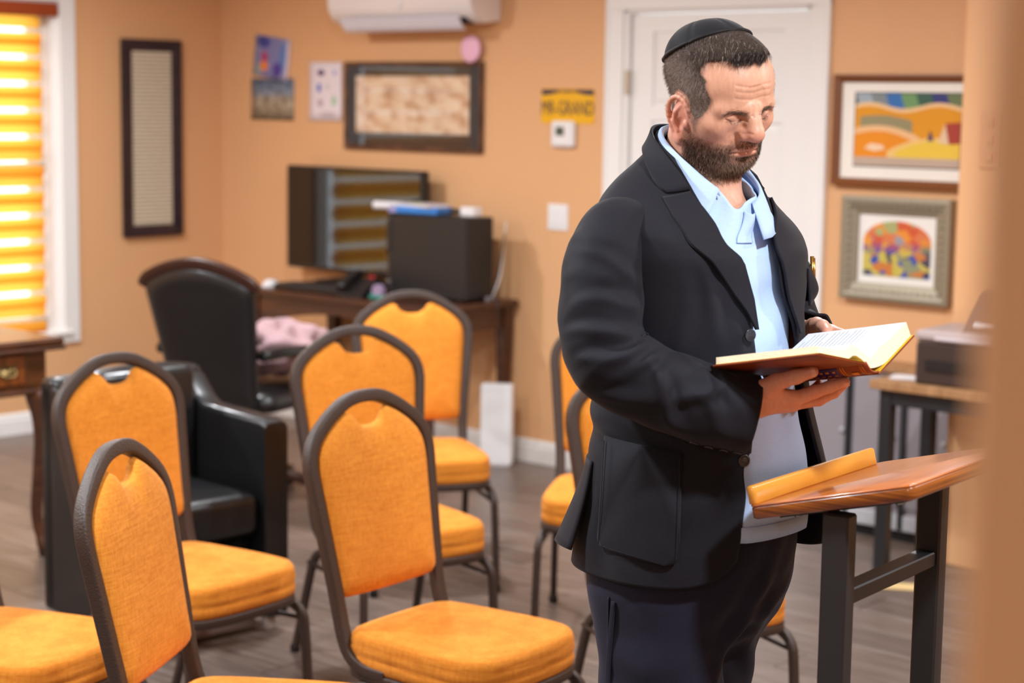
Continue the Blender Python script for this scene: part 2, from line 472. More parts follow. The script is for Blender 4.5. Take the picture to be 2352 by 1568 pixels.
# ------------------------------------------------------------------ things on the back wall
def wall_thing(name, s, z, label, cat, group=None, off=0.0):
    e = empty(name, rw(s, off, z), ROOM_ANG); tag(e, label, cat, group); return e
def frame_parts(e, w, h, fw, depth, m, bevel=.004):
    """mitred frame of four pieces around w x h (outer), centred at origin; local y<0 is into the room"""
    prof = [(0, 0), (0, -depth), (fw * .25, -depth * 1.05), (fw * .8, -depth * .72), (fw, -depth * .6), (fw, 0)]
    for k, (a, b) in enumerate((((-w / 2, -h / 2), (w / 2, -h / 2)), ((w / 2, -h / 2), (w / 2, h / 2)), ((w / 2, h / 2), (-w / 2, h / 2)), ((-w / 2, h / 2), (-w / 2, -h / 2)))):
        a = np.array(a); b = np.array(b); d = (b - a) / np.linalg.norm(b - a); nn = np.array([-d[1], d[0]])
        V = []
        for end, sg in ((a, 1), (b, -1)):
            for i_, y in prof:
                p = end + nn * i_ + d * sg * i_; V.append((p[0], y, p[1]))
        n_ = len(prof); F = [((i, (i + 1) % n_, n_ + (i + 1) % n_, n_ + i)) for i in range(n_)]
        mesh('frame_rail', V, F, m, e, smooth=False)
def panel(name, e, x0, x1, z0, z1, y, m, th=.003):
    return box(name, x0, x1, y, y + th, z0, z1, m, e)

def art_mat(name, build, rough=.5):
    """build(N, L, uv) returns a colour socket; uv in 0..1 over the object's generated box (x,z)"""
    m = bpy.data.materials.new(name); m.use_nodes = True; nt = m.node_tree; N = nt.nodes; L = nt.links
    b = N['Principled BSDF']; b.inputs['Roughness'].default_value = rough
    tc = N.new('ShaderNodeTexCoord'); sp = N.new('ShaderNodeSeparateXYZ'); L.new(tc.outputs['Generated'], sp.inputs[0])
    cb = N.new('ShaderNodeCombineXYZ'); L.new(sp.outputs[0], cb.inputs[0]); L.new(sp.outputs[2], cb.inputs[1])
    L.new(build(N, L, cb.outputs[0], sp.outputs[0], sp.outputs[2]), b.inputs['Base Color']); return m
def n_noise(N, L, v, scale, detail=3, stretch=(1, 1, 1)):
    mp = N.new('ShaderNodeMapping'); mp.inputs['Scale'].default_value = stretch; L.new(v, mp.inputs[0])
    z = N.new('ShaderNodeTexNoise'); z.inputs['Scale'].default_value = scale; z.inputs['Detail'].default_value = detail; L.new(mp.outputs[0], z.inputs['Vector']); return z.outputs['Fac']
def n_ramp(N, L, f, stops, interp='LINEAR'):
    r = N.new('ShaderNodeValToRGB'); cr = r.color_ramp; cr.interpolation = interp
    while len(cr.elements) < len(stops): cr.elements.new(.5)
    for e_, (p, c) in zip(cr.elements, stops): e_.position = p; e_.color = c
    L.new(f, r.inputs[0]); return r.outputs[0]

glass_front = bpy.data.materials.new('picture_glass'); glass_front.use_nodes = True
_nt = glass_front.node_tree; _N = _nt.nodes; _N.remove(_N['Principled BSDF'])
_t = _N.new('ShaderNodeBsdfTransparent'); _g = _N.new('ShaderNodeBsdfGlossy'); _g.inputs['Roughness'].default_value = .02; _f = _N.new('ShaderNodeFresnel'); _f.inputs[0].default_value = 1.5
_x = _N.new('ShaderNodeMixShader'); _nt.links.new(_f.outputs[0], _x.inputs[0]); _nt.links.new(_t.outputs[0], _x.inputs[1]); _nt.links.new(_g.outputs[0], _x.inputs[2]); _nt.links.new(_x.outputs[0], _N['Material Output'].inputs[0])

# long landscape print behind glass
pw, ph = .915, .418
e = wall_thing('framed_print', 1.412, 1.598, 'wide dark framed sepia landscape print behind glass under the air conditioner', 'picture')
frame_parts(e, pw, ph, .022, .022, mat('rustic_frame_brown', lin(112, 74, 50), .5, .4, var=(18, lin(70, 44, 30), (1, 1, 1), .35, .7)))
panel('mount', e, -pw / 2 + .018, pw / 2 - .018, -ph / 2 + .018, ph / 2 - .018, -.010, mat('dark_mount', lin(70, 62, 60), .8, .2))
sep = art_mat('sepia_print', lambda N, L, v, x, y: n_ramp(N, L, n_noise(N, L, v, 5.0, 5, (1.6, 1.0, 1)), [(.30, lin(196, 146, 112)), (.44, lin(224, 188, 156)), (.52, lin(238, 212, 186)), (.75, lin(243, 222, 200))]), .7)
panel('print', e, -.382, .374, -.128, .142, -.0125, sep)
mesh('glass', [(-pw / 2 + .02, -.0165, -ph / 2 + .02), (pw / 2 - .02, -.0165, -ph / 2 + .02), (pw / 2 - .02, -.0165, ph / 2 - .02), (-pw / 2 + .02, -.0165, ph / 2 - .02)], [(0, 1, 2, 3)], glass_front, e, smooth=False)

# tall framed scroll on the left wall
e = empty('framed_scroll', rw(0, .465, 1.417), ROOM_ANG + math.pi / 2); tag(e, 'tall narrow dark framed parchment of handwritten lines beside the window', 'picture')
frame_parts(e, .362, .988, .058, .028, mat('dark_purple_frame', lin(52, 36, 44), .35, .5, var=(14, lin(34, 24, 30), (1, 1, 1), .3, .7)))
def scroll(N, L, v, x, y):
    wv = N.new('ShaderNodeTexWave'); wv.bands_direction = 'Y'; wv.inputs['Scale'].default_value = 14; wv.inputs['Distortion'].default_value = 1.2; wv.inputs['Detail'].default_value = 3; L.new(v, wv.inputs['Vector'])
    nz = n_noise(N, L, v, 26, 4, (3, 1, 1)); mm = N.new('ShaderNodeMath'); mm.operation = 'MULTIPLY'; L.new(wv.outputs['Fac'], mm.inputs[0]); L.new(nz, mm.inputs[1])
    return n_ramp(N, L, mm.outputs[0], [(.15, lin(218, 206, 184)), (.3, lin(190, 176, 152)), (.5, lin(150, 134, 114))])
panel('parchment', e, -.128, .128, -.437, .437, -.014, art_mat('parchment_script', scroll, .8))

# children's drawings and a photograph pinned to the wall
def sheet(name, s, z, w, h, tilt, m, label, cat, curl=.004, group='paper sheets on the back wall'):
    V = []; F = []; n_ = 7
    for j in range(n_):
        for i in range(n_):
            u, v = i / (n_ - 1) - .5, j / (n_ - 1) - .5
            V.append((u * w, -.0015 - curl * (abs(v) * 2) ** 3 * (1 if v < 0 else .3) - curl * .6 * max(0, u) ** 2 * 4, v * h))
    for j in range(n_ - 1):
        for i in range(n_ - 1): a = j * n_ + i; F.append((a, a + 1, a + n_ + 1, a + n_))
    k = len(V); V += [(x, y + .0008, z_) for x, y, z_ in V]; F += [tuple(k + i for i in f[::-1]) for f in F]
    b = list(range(n_)) + [n_ - 1 + n_ * j for j in range(1, n_)] + [n_ * n_ - 1 - i for i in range(1, n_)] + [n_ * (n_ - 1 - j) for j in range(1, n_ - 1)]
    for i in range(len(b)): p, q = b[i], b[(i + 1) % len(b)]; F.append((q, p, k + p, k + q))
    o = mesh(name, V, F, m, None); o.location = tuple(rw(s, .002, z)); o.rotation_euler = (0, R(tilt), ROOM_ANG); tag(o, label, cat, group); return o
def spots(base, lst):
    """coloured soft blobs on paper: (cx, cy, rx, ry, colour)"""
    def f(N, L, v, x, y):
        cur = None
        for (cx, cy, rx, ry, c) in lst:
            mp = N.new('ShaderNodeMapping'); mp.vector_type = 'TEXTURE'; mp.inputs['Location'].default_value = (cx, cy, 0); mp.inputs['Scale'].default_value = (rx, ry, 1); L.new(v, mp.inputs[0])
            ln = N.new('ShaderNodeVectorMath'); ln.operation = 'LENGTH'; L.new(mp.outputs[0], ln.inputs[0])
            mr = N.new('ShaderNodeMapRange'); mr.inputs[1].default_value = 1.0; mr.inputs[2].default_value = .8; L.new(ln.outputs['Value'], mr.inputs[0])
            mx = N.new('ShaderNodeMix'); mx.data_type = 'RGBA'; L.new(mr.outputs[0], mx.inputs[0])
            if cur is None: mx.inputs[6].default_value = base
            else: L.new(cur, mx.inputs[6])
            mx.inputs[7].default_value = c; cur = mx.outputs[2]
        return cur
    return f
sheet('drawing', .398, 1.832, .275, .205, 7, art_mat('child_drawing', spots(lin(146, 146, 186), [(.5, .5, .42, .6, lin(128, 128, 178)), (.25, .85, .2, .16, lin(66, 70, 150)), (.8, .55, .1, .4, lin(96, 128, 190)), (.3, .48, .12, .16, lin(170, 70, 110)), (.3, .26, .13, .14, lin(235, 130, 50)), (.68, .22, .14, .2, lin(84, 62, 150)), (.12, .15, .12, .16, lin(150, 160, 160)), (.96, .5, .06, .7, lin(214, 196, 206))]), .7), 'blue and purple childlike drawing pinned above the landscape photograph', 'drawing')
def skyline(N, L, v, x, y):
    a = n_ramp(N, L, y, [(.0, lin(120, 104, 84)), (.35, lin(182, 164, 140)), (.56, lin(176, 164, 150)), (.62, lin(140, 150, 168)), (1, lin(84, 104, 136))])
    nz = n_noise(N, L, v, 7, 4); b = n_ramp(N, L, nz, [(.35, lin(150, 140, 120)), (.6, (1, 1, 1, 1))])
    mx = N.new('ShaderNodeMix'); mx.data_type = 'RGBA'; mx.blend_type = 'MULTIPLY'; mx.inputs[0].default_value = .75; L.new(a, mx.inputs[6]); L.new(b, mx.inputs[7]); return mx.outputs[2]
sheet('photo_print', .402, 1.622, .328, .208, 0, art_mat('city_photo', skyline, .5), 'unframed photograph of pale buildings under a blue sky', 'photograph')
sheet('drawing', .802, 1.664, .238, .286, 0, art_mat('sticker_sheet', spots(lin(232, 220, 226), [(.36, .82, .13, .06, lin(86, 50, 100)), (.78, .82, .06, .05, lin(150, 160, 215)), (.3, .56, .07, .09, lin(70, 100, 190)), (.56, .58, .06, .06, lin(200, 204, 200)), (.76, .34, .08, .1, lin(160, 196, 160)), (.34, .3, .09, .08, lin(186, 160, 172)), (.6, .1, .28, .06, lin(205, 190, 198))]), .7), 'white sheet with small purple, blue and green drawings beside the wide frame', 'drawing')
# pink paper disc
e_p = empty('paper_disc', rw(1.808, .03, 1.862), ROOM_ANG); tag(e_p, 'small round pink paper disc on the corner of the wide frame', 'decoration')
V, F = lathe([(.002, -.006), (.05, -.006), (.06, -.003), (.062, 0), (.058, .004), (.03, .007), (.002, .008)], 28)
mesh('disc', [(x, -z, y) for x, y, z in V], F, mat('pink_paper', lin(244, 190, 214), .6, .3), e_p)

# yellow licence plate with dark blue top band
def ttext(name, body, size, m, parent, loc, rot, depth=.0006, align='CENTER', sx=1.0):
    cu = bpy.data.curves.new(name, 'FONT'); cu.body = body; cu.size = size; cu.extrude = depth; cu.align_x = align; cu.align_y = 'CENTER'; cu.resolution_u = 3
    t = bpy.data.objects.new(name, cu); COL.objects.link(t)
    dg = bpy.context.evaluated_depsgraph_get(); me = bpy.data.meshes.new_from_object(t.evaluated_get(dg)); bpy.data.objects.remove(t)
    me.materials.clear(); me.materials.append(m)
    o = bpy.data.objects.new(name, me); link(o, parent); o.location = loc; o.rotation_euler = rot; o.scale = (sx, 1, 1); return o
M_navy = mat('plate_navy', lin(28, 28, 66), .4, .4)
lp = wall_thing('licence_plate', 2.369, 1.611, 'yellow licence plate with a dark blue top band above the thermostat', 'licence plate')
V, F = sweep([(0, 0, 0), (0, -.004, 0)], rrect(.152, .305, .014)); 
mesh('plate', [(b_, y, a_) for (a_, y, b_) in [(v[2], v[1], v[0]) for v in V]], F, mat('plate_yellow', lin(236, 176, 10), .4, .4), lp, smooth=False)
bd = [(-.148, .072), (.148, .072), (.148, .047), (.10, .050), (.06, .058), (-.06, .058), (-.10, .050), (-.148, .047)]
V = [(x, -.0046, z) for x, z in bd] + [(x, -.0036, z) for x, z in bd]; k = len(bd)
mesh('top_band', V, [tuple(range(k))[::-1], tuple(range(k, 2 * k))] + [(i, (i + 1) % k, k + (i + 1) % k, k + i) for i in range(k)], M_navy, lp, smooth=False)
ttext('plate_letters', 'MR-GRAND', .088, M_navy, lp, (0, -.0046, -.012), (R(90), 0, 0), .0008, sx=.66)
ttext('plate_heading', 'NEW YORK', .02, mat('plate_gold', lin(232, 170, 20), .4, .4), lp, (0, -.005, .064), (R(90), 0, 0), .0004)

th = wall_thing('thermostat', 2.356, 1.488, 'white wall thermostat with a small green display', 'thermostat')
box('body', -.066, .066, -.026, 0, -.058, .058, mat('white_plastic', lin(232, 230, 230), .4, .4), th, .010)
box('display', -.034, .014, -.0275, -.02, -.006, .032, mat('lcd_green', lin(72, 84, 70), .25, .5), th, .001)
sw = wall_thing('light_switch', 2.325, 1.122, 'white double light switch plate beside the door', 'light switch')
box('plate', -.058, .058, -.006, 0, -.058, .058, MATS['white_plastic'], sw, .003)
for sx in (-.023, .023): box('rocker', sx - .017, sx + .017, -.010, -.004, -.034, .034, MATS['white_plastic'], sw, .002)

# the two framed pictures right of the door
p1 = wall_thing('framed_painting', 4.04, 1.537, 'brown framed painting of orange and yellow hills with a white mount', 'picture')
pw, ph = .60, .426
frame_parts(p1, pw, ph, .03, .035, mat('warm_brown_frame', lin(122, 70, 32), .4, .5))
panel('mount', p1, -pw / 2 + .026, pw / 2 - .026, -ph / 2 + .026, ph / 2 - .026, -.014, mat('ivory_mount', lin(240, 234, 224), .8, .2))
AW, AH = .46, .278
M_artd = mat('art_edge', lin(84, 84, 84), .6, .3)
panel('art_board', p1, -.212, .248, -.138, .146, -.0165, M_artd)
def flat(name, pts, c, lay, par, ox, oz, w_, h_, y0):
    k = len(pts); V = [(ox + u * w_, y0 - lay * .0006, oz + v * h_) for u, v in pts]
    nv = V + [(x, y0 + .001, z) for x, y, z in V]
    mesh(name, nv, [tuple(range(k))] + [(i, k + i, k + (i + 1) % k, (i + 1) % k) for i in range(k)], mat('paint_%d_%d_%d' % c, lin(*c), .6, .3), par, smooth=False)
def hill(a, b, x0=0, x1=1, n_=14): return [(x0 + (x1 - x0) * i / n_, a(x0 + (x1 - x0) * i / n_)) for i in range(n_ + 1)] + [(x1 - (x1 - x0) * i / n_, b(x1 - (x1 - x0) * i / n_)) for i in range(n_ + 1)]
A = dict(par=p1, ox=-.207, oz=-.133, w_=.45, h_=.274, y0=-.0166)
cols = [(158, 172, 182), (128, 138, 142), (58, 112, 176), (112, 152, 100), (62, 96, 80), (56, 60, 120), (108, 122, 84)]
for i, c in enumerate(cols): flat('painted_shape', [(i / 7 - .0, 1), (i / 7 + .05, .75), ((i + 1) / 7 + .05 if i < 6 else 1, .75), ((i + 1) / 7, 1)], c, 1, **A)
top = lambda x: .80 + .045 * math.sin(x * 9.5 + .3)
flat('painted_shape', hill(lambda x: 0.0, lambda x: top(x) + .035), (236, 196, 146), 2, **A)
flat('painted_shape', hill(lambda x: 0.0, lambda x: top(x) - .02), (222, 150, 30), 3, **A)
flat('painted_shape', hill(lambda x: .36 - .3 * max(0, x - .3), lambda x: .70 - .55 * (x - .25) ** 2 - .1 * max(0, x - .3), .05, .55), (150, 140, 104), 4, **A)
flat('painted_shape', hill(lambda x: 0.12, lambda x: .56 - .95 * (x - .22) ** 2, 0, .62), (236, 188, 136), 5, **A)
flat('painted_shape', hill(lambda x: 0.12, lambda x: max(.12, .48 - 1.15 * (x - .22) ** 2), 0, .56), (232, 142, 28), 6, **A)
flat('painted_shape', hill(lambda x: 0.12, lambda x: .40 - .9 * (x - .78) ** 2 if x > .3 else .12, .32, 1), (236, 196, 120), 7, **A)
flat('painted_shape', hill(lambda x: 0.12, lambda x: max(.12, .36 - 1.0 * (x - .8) ** 2), .4, 1), (232, 196, 70), 8, **A)
flat('painted_shape', [(.80, .34), (.86, .60), (.90, .32)], (226, 196, 160), 9, **A)
flat('painted_shape', [(.90, .32), (.86, .60), (1, .62), (1, .33)], (166, 66, 50), 9, **A)
flat('painted_shape', [(.70, .36), (.72, .5), (.76, .36)], (86, 66, 100), 9, **A)
flat('painted_shape', [(.1, .24), (.16, .31), (.28, .29), (.30, .23), (.2, .2)], (240, 206, 170), 9, **A)
flat('painted_shape', [(0, 0), (1, 0), (1, .12), (0, .12)], (190, 168, 150), 9, **A)

p2 = wall_thing('framed_painting', 4.034, 1.088, 'ornate silver framed colourful arched picture with a white mount, lower of the two', 'picture')
pw, ph = .468, .398
M_sil = mat('antique_silver', lin(150, 140, 120), .45, .5, metal=.35, bump=(45, .6))
frame_parts(p2, pw, ph, .066, .04, M_sil)
for sgn in (-1, 1):       # beads of the ornate moulding
    for i in range(15):
        V, F = lathe([(.001, -.008), (.007, -.005), (.009, 0), (.007, .005), (.001, .008)], 8)
        x = -.19 + .38 * i / 14; mesh('moulding_bead', [(v[0] + x, v[1] * .8 - .036, v[2] + sgn * (ph / 2 - .034)) for v in V], F, M_sil, p2)
    for i in range(12):
        V, F = lathe([(.001, -.008), (.007, -.005), (.009, 0), (.007, .005), (.001, .008)], 8)
        z = -.15 + .30 * i / 11; mesh('moulding_bead', [(v[0] + sgn * (pw / 2 - .034), v[1] * .8 - .036, v[2] + z) for v in V], F, M_sil, p2)
panel('mount', p2, -pw / 2 + .06, pw / 2 - .06, -ph / 2 + .06, ph / 2 - .06, -.014, mat('white_mount', lin(236, 232, 226), .8, .2))
def mosaic(N, L, v, x, y):
    vr = N.new('ShaderNodeTexVoronoi'); vr.inputs['Scale'].default_value = 7; L.new(v, vr.inputs['Vector'])
    hs = N.new('ShaderNodeSeparateColor'); L.new(vr.outputs['Color'], hs.inputs[0])
    up = n_ramp(N, L, hs.outputs[0], [(0, lin(206, 86, 44)), (.28, lin(228, 142, 44)), (.5, lin(168, 170, 110)), (.72, lin(214, 120, 70)), (.9, lin(150, 150, 160))], 'CONSTANT')
    lo = n_ramp(N, L, hs.outputs[0], [(0, lin(58, 78, 160)), (.25, lin(196, 180, 80)), (.45, lin(70, 62, 84)), (.62, lin(140, 144, 110)), (.82, lin(200, 120, 50))], 'CONSTANT')
    mx = N.new('ShaderNodeMix'); mx.data_type = 'RGBA'; mr = N.new('ShaderNodeMapRange'); mr.inputs[1].default_value = .4; mr.inputs[2].default_value = .65; L.new(y, mr.inputs[0])
    L.new(mr.outputs[0], mx.inputs[0]); L.new(lo, mx.inputs[6]); L.new(up, mx.inputs[7]); return mx.outputs[2]
arch = [(-.145, -.105), (.145, -.105), (.145, .03)] + [(.145 * math.cos(a), .03 + .078 * math.sin(a)) for a in np.linspace(.15, math.pi - .15, 15)] + [(-.145, .03)]
k = len(arch); V = [(x, -.0165, z) for x, z in arch] + [(x, -.0140, z) for x, z in arch]
mesh('arched_print', V, [tuple(range(k))] + [(i, k + i, k + (i + 1) % k, (i + 1) % k) for i in range(k)], art_mat('mosaic_print', mosaic, .6), p2, smooth=False)

# plate on the pier
wp = empty('wall_plate', rw(4.585, .352, 1.52), ROOM_ANG); tag(wp, 'narrow pale switch plate on the near pier', 'wall plate')
box('plate', -.04, .04, -.006, 0, -.1, .1, mat('beige_plate', lin(214, 160, 118), .45, .4), wp, .002)
for z in (-.06, .0, .06): box('switch', -.012, .012, -.012, -.005, z - .015, z + .015, MATS['beige_plate'], wp, .002)

# split air conditioner
ac = wall_thing('air_conditioner', 1.50, 1.985, 'white wall mounted split air conditioner with its flap open', 'air conditioner')
M_ac = mat('ac_white', lin(238, 232, 232), .3, .5)
prof = [(0, 0), (-.05, -.006), (-.105, -.012), (-.165, .012), (-.195, .05), (-.205, .10), (-.205, .25), (-.19, .285), (-.16, .295), (0, .295)]
sect = catmull(np.array([(0, y, z) for y, z in prof]), 34)
W2 = .465
V, F = loft([sect + [x, 0, 0] for x in (-W2, -W2 + .006, W2 - .006, W2)], closed_u=True); V = np.array(V)
for ring_i, sc_ in ((0, .975), (3, .975)):
    k = len(sect); c_ac = V[ring_i * k:(ring_i + 1) * k].mean(0); V[ring_i * k:(ring_i + 1) * k, 1:] = (V[ring_i * k:(ring_i + 1) * k, 1:] - c_ac[1:]) * sc_ + c_ac[1:]
mesh('body', V, F, M_ac, ac, sharp=40)
box('outlet_recess', -W2 + .07, W2 - .06, -.168, -.11, -.016, .028, mat('ac_dark', lin(40, 38, 40), .6, .3), ac)
V, F = loft([np.array([(x, -.196, .018), (x, -.20, .010), (x, -.176, -.030), (x, -.155, -.044), (x, -.150, -.040), (x, -.172, -.022)]) for x in (-W2 + .085, W2 - .075)]); mesh('louvre_flap', V, F, mat('ac_flap', lin(222, 220, 232), .3, .5), ac, smooth=False)
for x in (-.12, .18): box('louvre_arm', x - .006, x + .006, -.18, -.15, -.012, .012, MATS['ac_dark'], ac)
V, F = lathe([(.001, -.002), (.014, -.002), (.016, 0), (.001, .001)], 16); mesh('badge', [(x + .02, z - .2055, y + .075) for x, y, z in V], F, mat('ac_badge', lin(244, 246, 252), .15, .6), ac)

# ------------------------------------------------------------------ banquet chairs
M_cloth = fabric('orange_chair_cloth', lin(230, 150, 56), lin(204, 122, 36), sheen=.04)
M_tube = mat('brown_hammered_paint', lin(58, 43, 36), .42, .5, bump=(260, .8))
M_glide = mat('black_glide', lin(26, 24, 24), .6, .3)
TILT = math.tan(.1864)
def backy(z): return -(z - .45) * TILT
def make_chair():
    root = empty('banquet_chair')
    # crown shaped back tube running down, bending forward under the seat
    half = [(0, .950), (.035, .948), (.07, .939), (.115, .917), (.155, .890), (.182, .865), (.197, .836), (.201, .80), (.196, .75), (.190, .69), (.182, .61), (.175, .54), (.172, .49)]
    R_ = [(x, backy(z), z) for x, z in half] + [(.172, .008, .435), (.172, .03, .395), (.173, .075, .373), (.175, .14, .370)]
    path = [(-x, y, z) for x, y, z in R_[:0:-1]] + R_
    P = catmull(path, 110)
    V, F = sweep(P, rrect(.030, .027, .0055, 3), up=(0, 1, 0)); mesh('back_frame', V, F, M_tube, root, sharp=50)
    # padded back: two humps with a hand hold notch between
    right = [(0, .884), (.026, .886), (.044, .897), (.060, .918), (.078, .917), (.12, .896), (.155, .870), (.177, .842), (.184, .80), (.180, .74), (.174, .66), (.168, .58), (.165, .53), (.150, .517), (.08, .514), (0, .513)]
    O = [(x, z) for x, z in right] + [(-x, z) for x, z in right[-2:0:-1]]
    O = catmull(np.array(O), 84, closed=True)[::-1]
    V, F = pillow(O, .016, .030, 8, 3.2, center=(0, .72))
    V = [(u, backy(v) + h * .985, v + h * .18) for u, v, h in V]
    mesh('backrest', V, F, M_cloth, root)
    # seat
    so = [(0, .425), (.09, .422), (.16, .404), (.192, .36), (.197, .29), (.190, .18), (.178, .06), (.160, .015), (.11, .0), (0, -.004)]
    O = [(x, y) for x, y in so] + [(-x, y) for x, y in so[-2:0:-1]]
    O = catmull(np.array(O), 72, closed=True)[::-1]; c = np.array([0, .21])
    rings = []
    for sc_, z in ((.90, .370), (.975, .370), (1.0, .376), (1.008, .388), (1.004, .397), (.994, .4005), (1.006, .406), (1.01, .418), (.998, .4255), (1.002, .4315), (.99, .442), (.965, .4495), (.90, .4545), (.75, .458), (.5, .4605), (.25, .4615)):
        Q = c + (O - c) * sc_
        wob = .0016 * np.sin(np.linspace(0, 2 * np.pi, len(O), endpoint=False) * 9 + z * 300)
        rings.append(np.stack([Q[:, 0], Q[:, 1], np.full(len(O), z) + (wob if .38 < z < .44 else 0)], 1))
    V, F = loft(rings); mesh('seat', V, F, M_cloth, root)
    Q = c + (O - c) * .96
    V, F = sweep(np.stack([Q[:, 0], Q[:, 1], np.full(len(Q), .359)], 1), rrect(.024, .022, .005, 2), closed=True); mesh('seat_rail', V, F, M_tube, root, sharp=50)
    for sx in (-1, 1):
        fl = [(sx * .176, .17, .342), (sx * .182, .29, .342), (sx * .190, .36, .338), (sx * .198, .395, .313), (sx * .201, .402, .27), (sx * .204, .408, .16), (sx * .207, .415, .008)]
        rl = [(sx * .170, .22, .336), (sx * .172, .12, .336), (sx * .176, .055, .328), (sx * .181, .02, .298), (sx * .184, .0, .25), (sx * .190, -.045, .12), (sx * .195, -.085, .008)]
        for pts in (fl, rl):
            V, F = sweep(catmull(pts, 40), rrect(.026, .022, .009, 3)); lg = mesh('leg', V, F, M_tube, root, sharp=60)
            V, F = lathe([(.014, 0), (.015, .004), (.015, .02), (.013, .022)], 12); mesh('glide', np.array(V) + [pts[-1][0], pts[-1][1], 0], F, M_glide, lg)
        V, F = sweep(np.array([(sx * .186, -.005, .29), (sx * .2, .398, .30)]), circ(.0065, 8)); mesh('stretcher', V, F, M_tube, root)
    V, F = sweep(np.array([(-.172, .075, .300), (.172, .075, .300)]), circ(.006, 8)); mesh('stretcher', V, F, M_tube, root)
    return root
chair0 = make_chair()
SPOTS = [(-.678, 3.480, -11, 'orange banquet chair seen edge on, nearest the camera, its seat below the picture'),
         (-.269, 4.119, -37.3, 'orange banquet chair in the middle foreground with its whole back and seat visible'),
         (-.967, 4.671, -37.1, 'orange banquet chair standing in front of the black leather armchair'),
         (-.42, 5.292, -60.1, 'orange banquet chair directly behind the middle foreground chair'),
         (-.337, 6.328, -76.9, 'orange banquet chair farthest back, in front of the computer desk'),
         (.331, 5.74, -96.6, 'orange banquet chair half hidden behind the man, farther of the two there'),
         (.369, 4.661, -68.4, 'orange banquet chair directly behind the man, nearer of the two there'),
         (-1.272, 3.995, -25.2, 'orange banquet chair of which only the seat shows at the lower left')]
for i, (x, y, a, lab) in enumerate(SPOTS):
    o = chair0 if i == 0 else copy_tree(chair0)
    o.location = (x, y, 0); o.rotation_euler = (0, 0, R(a - 90)); tag(o, lab, 'chair', 'orange banquet chairs')

# ------------------------------------------------------------------ computer desk and what stands on it
M_desk = mat('dark_walnut', lin(84, 44, 26), .35, .5, var=(4, lin(52, 26, 16), (1, 12, 12), .3, .75), coat=.2)
desk = empty('computer_desk', rw(.87, 0, 0), ROOM_ANG); tag(desk, 'dark walnut desk with an arched apron along the back wall', 'desk')
DW, DD, DH = 1.25, .60, .74
box('desk_top', 0, DW, -DD, -.02, DH - .028, DH, M_desk, desk, .006)
def apron(w_, h_, arch_h, inset):
    n_ = 16; V = []
    for yy in (0, .02):
        for i in range(n_ + 1):
            u = i / n_; V.append((u * w_, yy, 0)); V.append((u * w_, yy, -h_ + (arch_h * math.sin(math.pi * min(1, max(0, (u - inset) / (1 - 2 * inset)))) if inset < u < 1 - inset else 0)))
    F = []; k = 2 * (n_ + 1)
    for i in range(n_):
        a = 2 * i; F += [(a, a + 1, a + 3, a + 2), (k + a, k + a + 2, k + a + 3, k + a + 1), (a, a + 2, k + a + 2, k + a), (a + 1, k + a + 1, k + a + 3, a + 3)]
    F += [(0, k, k + 1, 1), (k - 2, k - 1, 2 * k - 1, 2 * k - 2)]
    return np.array(V), F
V, F = apron(DW - .10, .115, .055, .12); mesh('apron', V + [.05, -DD + .035, DH - .028], F, M_desk, desk, smooth=False)
V, F = apron(DW - .10, .10, .0, .12); mesh('apron', V + [.05, -.06, DH - .028], F, M_desk, desk, smooth=False)
for x in (.04, DW - .06): box('side_apron', x, x + .02, -DD + .05, -.05, DH - .13, DH - .028, M_desk, desk)
for x in (.03, DW - .085):
    for y in (-DD + .025, -.085):
        rings = []
        for z, s_ in ((0, .021), (.03, .024), (.07, .018), (.3, .021), (.52, .026), (.6, .028), (DH - .028, .028)):
            rings.append(np.array([(x + .0275 + a * s_, y + .0275 + b * s_, z) for a, b in ((-1, -1), (1, -1), (1, 1), (-1, 1))]))
        V, F = loft(rings); mesh('leg', V, F, M_desk, desk, smooth=False)

M_blackp = mat('black_plastic', lin(26, 25, 26), .4, .5)
M_screen = mat('tv_screen', lin(6, 6, 7), .06, .8)
tv = empty('television', rw(1.135, .115, DH), ROOM_ANG); tag(tv, 'black flat screen television on the desk reflecting the window shade', 'television')
box('bezel', -.475, .475, -.02, .03, .055, .56, M_blackp, tv, .006)
box('screen', -.462, .462, -.0225, -.015, .072, .547, M_screen, tv, .001)
box('stand_neck', -.03, .03, 0, .025, .01, .1, M_blackp, tv, .004)
box('stand_foot', -.2, .2, -.085, .085, 0, .014, M_blackp, tv, .005)

M_case = mat('pc_case_black', lin(34, 31, 31), .5, .4)
pc = empty('computer_tower', rw(1.575, .17, DH), ROOM_ANG); tag(pc, 'black desktop computer tower on the desk in front of the television', 'computer')
box('case', .03, .50, -.16, .02, .008, .375, M_case, pc, .006)
box('front_bezel', 0, .034, -.164, .024, .004, .378, mat('pc_bezel', lin(48, 40, 38), .35, .5), pc, .012)
V, F = lathe([(.012, -.003), (.013, 0), (.009, .003)], 16); mesh('power_button', [(x + .017, -.1655 - z, y + .06) for x, y, z in V], F, mat('grey_button', lin(110, 100, 100), .4, .5), pc)
for x in (.05, .45):
    for y in (-.14, 0): box('foot', x - .015, x + .015, y - .01, y + .01, 0, .01, M_blackp, pc)
box('drive_slot', .006, .028, -.1655, -.162, .2, .34, M_case, pc, .001)

